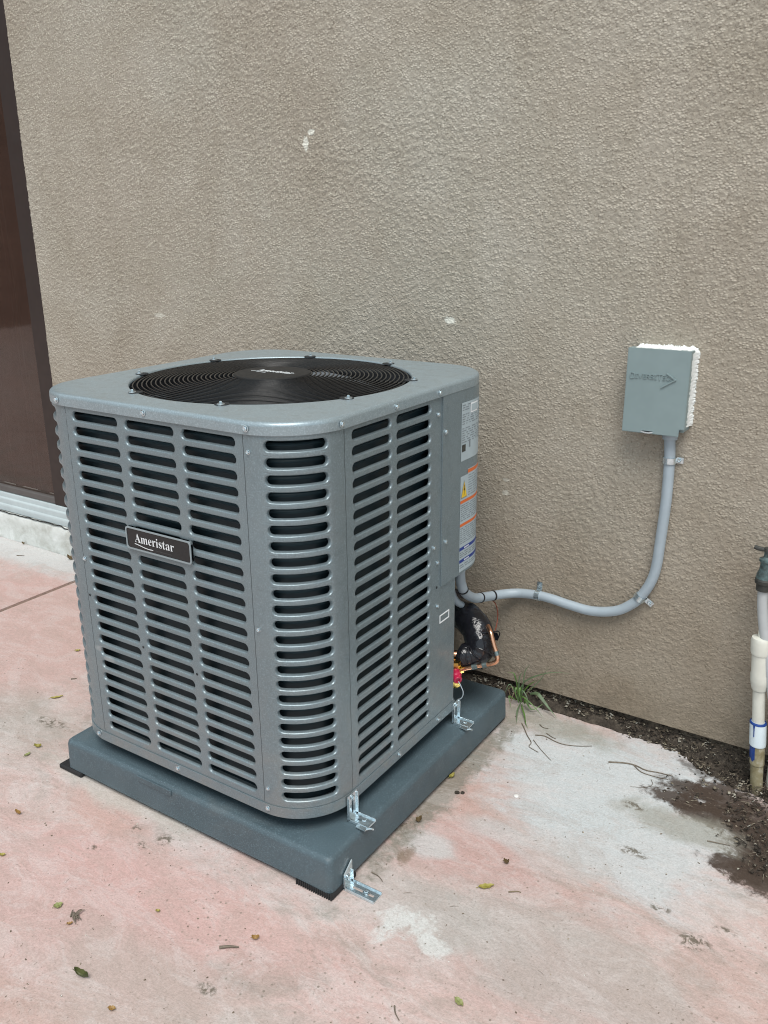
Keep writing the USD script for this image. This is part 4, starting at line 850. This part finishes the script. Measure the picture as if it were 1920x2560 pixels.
a = np.linspace(np.radians(150), np.radians(262), 14); prof = np.array(p_); P = np.stack([prof[:, :1] * np.cos(a), prof[:, :1] * np.sin(a), prof[:, 1:] + np.array([0.9, .2, 0, 0, 0])[:, None] * 0.012 * np.sin(3 * a) ** 2], -1) @ F_[:3, :3].T + F_[:3, 3]
MB().grid(P).build('primer_patch', BLUEP, sp_, smooth=True)

# ------------------------------------------------------------------ weed, leaves, twigs, litter
def blade(pts, w, mb, twist=0.0):
    pts = np.asarray(pts, float); n = 12
    t = np.linspace(0, 1, n); idx = np.linspace(0, 1, len(pts)); c = np.stack([np.interp(t, idx, pts[:, k]) for k in range(3)], 1)
    for _ in range(2): c[1:-1] = (c[:-2] + 2 * c[1:-1] + c[2:]) / 4
    d_ = np.gradient(c, axis=0); d_ /= np.linalg.norm(d_, axis=1, keepdims=True); view = np.array([0.3, -0.6, 0.7]); s = np.cross(d_, view); s /= np.linalg.norm(s, axis=1, keepdims=True)
    ww = w * np.clip(np.minimum(0.45 + t * 2.2, (1 - t) * 1.8 + 0.03), 0, 1)[:, None]
    fold = np.cross(s, d_) * ww * 0.25
    return mb.grid(np.stack([c - s * ww, c + fold, c + s * ww], 1))
weed = thing('grass_weed', 'small green grass weed growing from the gap at the wall', 'weed')
Zs = ZG + 0.004
for pts, w, mt in (([(0.645, 0.770, Zs), (0.641, 0.765, -0.06), (0.640, 0.752, -0.075), (0.655, 0.755, Zs)], 0.0030, GRASS), ([(0.650, 0.770, Zs), (0.652, 0.762, -0.055), (0.651, 0.752, -0.075), (0.668, 0.750, Zs)], 0.0030, GRASS),
                   ([(0.660, 0.768, Zs), (0.664, 0.760, -0.085), (0.690, 0.742, Zs), (0.712, 0.775, -0.09)], 0.0032, GRASS), ([(0.668, 0.782, -0.085), (0.690, 0.775, -0.070), (0.720, 0.765, -0.092), (0.752, 0.752, Zs)], 0.0055, GRASSD),
                   ([(0.655, 0.765, Zs), (0.668, 0.735, -0.098), (0.686, 0.715, -0.104), (0.700, 0.688, Zs), (0.715, 0.672, Zs)], 0.0026, GRASS), ([(0.650, 0.770, Zs), (0.663, 0.72, -0.100), (0.672, 0.700, Zs), (0.682, 0.676, Zs)], 0.0022, GRASSD),
                   ([(0.640, 0.772, -0.10), (0.650, 0.772, -0.05), (0.690, 0.772, -0.022), (0.730, 0.772, 0.0), (0.775, 0.772, 0.006)], 0.0022, GRASSD), ([(0.648, 0.772, -0.09), (0.668, 0.774, -0.055), (0.69, 0.774, -0.035)], 0.002, GRASS),
                   ([(0.640, 0.775, -0.09), (0.635, 0.77, -0.05), (0.625, 0.77, -0.035)], 0.002, GRASSD), ([(0.628, 0.765, Zs), (0.618, 0.760, -0.07), (0.632, 0.755, -0.06), (0.64, 0.75, -0.085)], 0.0018, STRAW), ([(0.645, 0.768, -0.10), (0.642, 0.77, -0.04), (0.652, 0.772, -0.022)], 0.0018, GRASSD),
                   ([(0.642, 0.760, -0.10), (0.628, 0.742, -0.08), (0.645, 0.728, Zs)], 0.0022, GRASS), ([(0.655, 0.765, -0.09), (0.70, 0.774, -0.03), (0.716, 0.775, 0.01)], 0.0012, GRASSD), ([(0.636, 0.770, -0.10), (0.632, 0.764, -0.065), (0.622, 0.748, -0.07)], 0.0016, GRASS), ([(0.648, 0.766, -0.10), (0.656, 0.758, -0.06), (0.676, 0.752, -0.08), (0.684, 0.745, Zs)], 0.0018, GRASSD), ([(0.640, 0.768, -0.10), (0.636, 0.758, -0.075), (0.634, 0.740, Zs)], 0.0018, STRAW), ([(0.645, 0.772, -0.10), (0.632, 0.768, -0.03), (0.612, 0.765, -0.035)], 0.0018, GRASS), ([(0.652, 0.770, -0.10), (0.655, 0.772, -0.02), (0.672, 0.770, 0.005)], 0.0016, GRASSD), ([(0.65, 0.765, -0.10), (0.66, 0.745, -0.07), (0.70, 0.735, -0.085), (0.725, 0.735, Zs)], 0.0022, GRASS), ([(0.645, 0.765, -0.10), (0.625, 0.755, -0.05), (0.615, 0.735, -0.095)], 0.0018, GRASSD), ([(0.66, 0.772, -0.095), (0.672, 0.772, -0.06), (0.690, 0.770, -0.055)], 0.0014, STRAW)):
    blade(pts, w * 0.78, MB()).build('grass_blade', mt, weed, smooth=True)
def twig(label, pts, r=0.0013, mat=TWIG, group=None):
    pts = [(x, y, ZG + 0.0015 + h_) for x, y, h_ in [(*p, 0)[:3] if len(p) == 2 else p for p in pts]]
    n = len(pts); rr = np.linspace(r, r * 0.45, n)
    MB().tube(pts, rr, 6, 4).build('twig', mat, smooth=True, label=label, cat='twig', group=group)
twig('long dry runner trailing from the weed across pale concrete', [(0.738, 0.660), (0.757, 0.668), (0.785, 0.661), (0.810, 0.660), (0.840, 0.672), (0.864, 0.688)], 0.0014)
twig('dark forked runner lying beside the rear right pad edge', [(0.690, 0.690), (0.705, 0.672), (0.722, 0.650), (0.742, 0.628), (0.744, 0.612), (0.752, 0.606), (0.772, 0.600)], 0.0014)
twig('short dry stem right of the weed, nearest the wall', [(0.728, 0.708), (0.740, 0.700), (0.752, 0.702)], 0.0012)
twig('short straight stem in the middle of the dry runners', [(0.757, 0.681), (0.772, 0.674), (0.784, 0.671)], 0.0012)
twig('thin faint stem curving from the dry runners toward the camera', [(0.742, 0.640), (0.770, 0.615), (0.800, 0.592), (0.809, 0.586)], 0.0009)
twig('long bent twig pointing at the dark damp stain', [(0.917, 0.648), (0.950, 0.664), (0.972, 0.667), (0.995, 0.662), (1.02, 0.668), (1.05, 0.672)], 0.0019)
twig('thin branch split off the long bent twig', [(0.968, 0.6655), (0.990, 0.650), (1.02, 0.650), (1.045, 0.655)], 0.0012)
twig('fine curved hair-like stem lying below the long bent twig', [(1.015, 0.635), (1.022, 0.622), (1.018, 0.607), (1.000, 0.594), (0.985, 0.588)], 0.0006)
twig('curved dark pine needle beside the lowest bracket', [(0.673, 0.082), (0.690, 0.080), (0.703, 0.073)], 0.0012)
twig('small curved twig at the edge of the lower damp stain', [(1.165, 0.500), (1.185, 0.505), (1.205, 0.510)], 0.0013)
twig('tiny brown twig at the bottom edge left of centre', [(0.864, -0.138), (0.872, -0.148), (0.884, -0.156)], 0.0014)
twig('short brown stick on pink concrete below the pad front', [(0.562, -0.200, 0.001), (0.575, -0.190, 0.002), (0.588, -0.182, 0.001)], 0.0028)
twig('short dark stick left of the unit beyond the pad', [(-0.395, 0.252), (-0.385, 0.262)], 0.002)
twig('thin twig on pale concrete in front of the door curb', [(-1.318, 0.735), (-1.292, 0.748)], 0.0018)
twig('thin pale stick beside the large yellow leaf', [(0.905, 0.172), (0.918, 0.182), (0.924, 0.183)], 0.0013, STRAW)
def leaf(label, x, y, L, W, ang, mat, lift=0.004, curl=0.5, group=None, z0=0.0):
    L, W = L * 0.85, W * 0.85; n = 11; t = np.linspace(0, 1, n); u = np.linspace(-1, 1, 5); wv = np.sin(np.pi * t ** 0.85) ** 0.8 + 0.02
    P = np.zeros((n, 5, 3))
    for i in range(n):
        for j in range(5):
            P[i, j] = ((t[i] - 0.5) * L, u[j] * W / 2 * wv[i] * (1 + 0.08 * math.sin(i * 2.1 + j)), lift * (abs(u[j]) ** 1.5 * curl + 0.7 * (2 * t[i] - 1) ** 2 * curl) + 0.0006 * math.sin(i * 1.7) + 0.0018 + z0)
    c_, s_ = math.cos(ang), math.sin(ang); P = P @ np.array([[c_, s_, 0], [-s_, c_, 0], [0, 0, 1]]) + np.array([x, y, ZG])
    mb = MB(); mb.grid(P); mb.tube([P[0, 2], P[0, 2] + (P[0, 2] - P[1, 2]) * 1.5], 0.0005, 5, smooth=False); mb.grid(np.stack([P[:, 2] + [0, 0, 0.0004], P[:, 2] + [0, 0, 0.0009], P[:, 2] + np.array([-s_, c_, 0]) * 0.0006], 1))
    return mb.build('fallen_leaf', mat, smooth=True, label=label, cat='leaf', group=group)
leaf('large yellow leaf on pink concrete right of the pad', 0.866, 0.162, 0.034, 0.014, 0.75, L_YEL)
leaf('bright yellow-green leaf resting at the foot of the pad right side', 0.655, 0.414, 0.020, 0.011, 1.3, L_YEL, 0.006, 0.9)
leaf('pale green leaf at the bottom edge below the pad', 0.944, -0.080, 0.022, 0.013, -0.4, L_GRN)
leaf('curled brown leaf between the pad and the yellow leaf', 0.870, 0.235, 0.012, 0.009, 0.3, L_BRN, 0.007, 1.0)
leaf('yellow leaf left of the pad front corner, nearer the pad', -0.195, 0.006, 0.019, 0.011, 0.6, L_YEL, 0.006, 0.9)
leaf('pale yellow leaf left of the pad front corner, further from the pad', -0.189, -0.026, 0.020, 0.010, 1.6, L_GRN)
leaf('yellow leaf with brown tip lying left of the unit', -0.346, 0.171, 0.036, 0.010, 0.95, L_YEL)
leaf('small yellow leaf close to the left louvred edge of the unit', -0.513, 0.366, 0.018, 0.011, 0.8, L_YEL)
leaf('round pale green leaf beside a grey dried sprig', 0.259, -0.284, 0.019, 0.016, 1.2, L_GRN)
leaf('small orange leaf in the middle of the foreground', 0.600, -0.154, 0.015, 0.010, 0.7, L_ORG, 0.006, 0.9)
leaf('dark olive crumpled leaf near the bottom left', 0.419, -0.361, 0.033, 0.013, 0.15, L_OLV, 0.008, 1.0)
leaf('orange-yellow leaf scrap at the very bottom of the photo', 0.508, -0.376, 0.014, 0.010, 0.4, L_ORG, 0.005)
leaf('tiny tan leaf below the left end of the pad', -0.022, -0.166, 0.016, 0.008, 0.2, L_ORG, 0.006, 1.0)
leaf('tiny amber leaf scrap next to the grey dried sprig', 0.311, -0.300, 0.012, 0.007, 0.9, L_ORG, 0.004)
leaf('small yellow scrap at the left edge of the foreground', 0.060, -0.258, 0.014, 0.009, 0.6, L_YEL, 0.004)
leaf('tiny pale yellow scrap alone in the centre of the foreground', 0.416, -0.198, 0.009, 0.007, 0.6, L_YEL, 0.004)
leaf('curled brown leaf at the foot of the curb beside the unit', -1.115, 0.812, 0.028, 0.014, 0.5, L_BRN, 0.012, 1.0)
leaf('small tan leaf lodged under the curb further left', -1.400, 0.821, 0.014, 0.008, 0.3, L_BRN, 0.006, 1.0)
leaf('dried reddish leaf against the pad right side near the front', 0.672, 0.250, 0.016, 0.013, 1.1, L_BRN, 0.008, 1.0)
spr = thing('dried_sprig', 'grey dried sprig lying by the round pale green leaf', 'sprig')
mb = MB(); sr = random.Random(3)
for k in range(14):
    a = sr.uniform(-0.6, 2.4); l_ = sr.uniform(0.006, 0.017); c_ = np.array([0.302 + sr.uniform(-.004, .004), -0.286 + sr.uniform(-.004, .004), ZG + 0.002])
    mb.tube([c_, c_ + np.array([math.cos(a) * l_ * .6, math.sin(a) * l_ * .6, sr.uniform(.001, .005)]), c_ + np.array([math.cos(a) * l_, math.sin(a) * l_, 0.001])], [0.0016, 0.0012, 0.0005], 5, 3)
mb.build('sprig_stems', TWIG, spr)
def clump(name, label, x, y, r, mat, flat=0.5, cat='clod'):
    m_ = trimesh.creation.icosphere(subdivisions=2, radius=r); v = m_.vertices; v = v * (0.7 + 0.6 * meshkit.fbm(v / r * 1.3 + x * 50, 3, 5))[:, None]; v[:, 2] *= flat; v += (x, y, ZG + r * flat * 0.6)
    MB().add(v, m_.faces).build(name, mat, smooth=35, label=label, cat=cat)
clump('pebble', 'tiny white pebble on concrete between the pad and the damp stain', 0.798, 0.430, 0.0058, plain('white_chip', (0.75, 0.73, 0.70), 0.7), 0.35, 'pebble')
clump('earth_clod', 'small brown clod on the concrete beside the pad, left of a pair', 0.690, 0.374, 0.0052, SOIL); clump('earth_clod', 'small brown clod on the concrete beside the pad, right of a pair', 0.700, 0.380, 0.0044, SOIL)

lt = random.Random(11)
def chips(n, where, smin, smax, zf, flat=0.35, straw=0.2):
    mb = MB(); V = []; Fc = []; base = trimesh.creation.icosahedron(); bv, bf = base.vertices, base.faces
    for i in range(n):
        x, y = where()
        s = lt.uniform(smin, smax); a = lt.uniform(0, math.pi); ca, sa = math.cos(a), math.sin(a)
        if lt.random() < straw:
            l_, w_ = s * lt.uniform(2.0, 4.0), s * 0.12; ti = lt.uniform(-0.25, 0.25)
            q = np.array([[-l_, -w_, -w_], [-l_, w_, 0], [0, -w_, l_ * 0.12], [0, w_, l_ * 0.12 + w_], [l_, -w_ * .4, 0], [l_, w_ * .4, 0]]); f_ = [(0, 2, 1), (1, 2, 3), (2, 4, 3), (3, 4, 5)]
            q[:, 2] += q[:, 0] * ti
        else:
            q = bv * np.array([s, s * lt.uniform(0.35, 0.8), s * flat * lt.uniform(0.4, 1.0)]) * np.array([[lt.uniform(0.6, 1.25)] for _ in range(12)]); f_ = bf
            tl = lt.uniform(-0.5, 0.5); q = q @ np.array([[1, 0, 0], [0, math.cos(tl), -math.sin(tl)], [0, math.sin(tl), math.cos(tl)]])
        q = np.c_[q[:, 0] * ca - q[:, 1] * sa + x, q[:, 0] * sa + q[:, 1] * ca + y, q[:, 2] + zf(x, y)]
        mb.add(q, f_)
    return mb
edx = np.array([e_[0] for e_ in edge]); edy = np.array([e_[1] for e_ in edge])
def gap():
    while True:
        x = lt.uniform(0.50, 1.45); ye = float(np.interp(x, edx, edy))
        y = lt.uniform(ye - 0.010, WY + 0.014)
        if y < ye and lt.random() < 0.75: continue
        return x, y
def zgap(x, y):
    ye = float(np.interp(x, edx, edy)); return (ZG + 0.002 if y < ye else ZG - 0.006 + lt.uniform(0, 0.008) + min(1, max(0, (y - 0.770) / 0.035)) * 0.036)
chips(2600, gap, 0.0010, 0.0046, zgap, 0.4, 0.16).build('leaf_litter', LITTER, smooth=False, merge=False, label='dark dry leaf litter packed between slab and wall', kind='stuff')
def mul():
    while True:
        x = lt.uniform(1.03, 1.60); y = lt.uniform(0.40, 0.745)
        d1 = 0.5 * (x - 1.04) / 0.16 + 0.6 * (y - 0.50) / 0.2
        p = 0.0
        if y > 0.665 and x > 1.06: p = min(1, (x - 1.04) / 0.16) * 0.5
        if x > 1.17 and y > 0.52: p = max(p, 0.95)
        if x > 1.23 and y > 0.45: p = max(p, min(0.9, (x - 1.22) / 0.06))
        if abs((x - 1.10) + (y - 0.60) * 0.3) < 0.05 and 0.57 < y < 0.66: p = max(p, 0.18)
        # pale tongue of bare slab left clear
        if ((x - 1.165) / 0.055) ** 2 + ((y - 0.545) / 0.022) ** 2 < 1: p *= 0.08
        if lt.random() < p: return x, y
chips(2600, mul, 0.0010, 0.0054, lambda x, y: ZG + lt.uniform(0.0005, 0.007) + max(0, (x - 1.15)) * 0.05 * lt.random(), 0.45, 0.22).build('bark_mulch', LITTER, smooth=False, merge=False, label='dark bark mulch and straw around the white standpipe', kind='stuff')
def anyw():
    while True:
        x = lt.uniform(-0.6, 1.45); y = lt.uniform(-0.55, 0.72)
        if -0.09 < x < 0.662 and -0.025 < y < 0.70: continue
        dens = 0.25 + 0.75 * float(meshkit.noise(np.array([x * 4, y * 4, 1.0]), 3)) ** 2
        if 0.652 < x < 0.71 and y > 0.05: dens = 1.0
        if lt.random() < dens: return x, y
chips(520, anyw, 0.0008, 0.0026, lambda x, y: ZG + 0.0008, 0.5, 0.12).build('grit', GRIT, smooth=False, merge=False, label='scattered grit and plant crumbs on the concrete', kind='stuff')
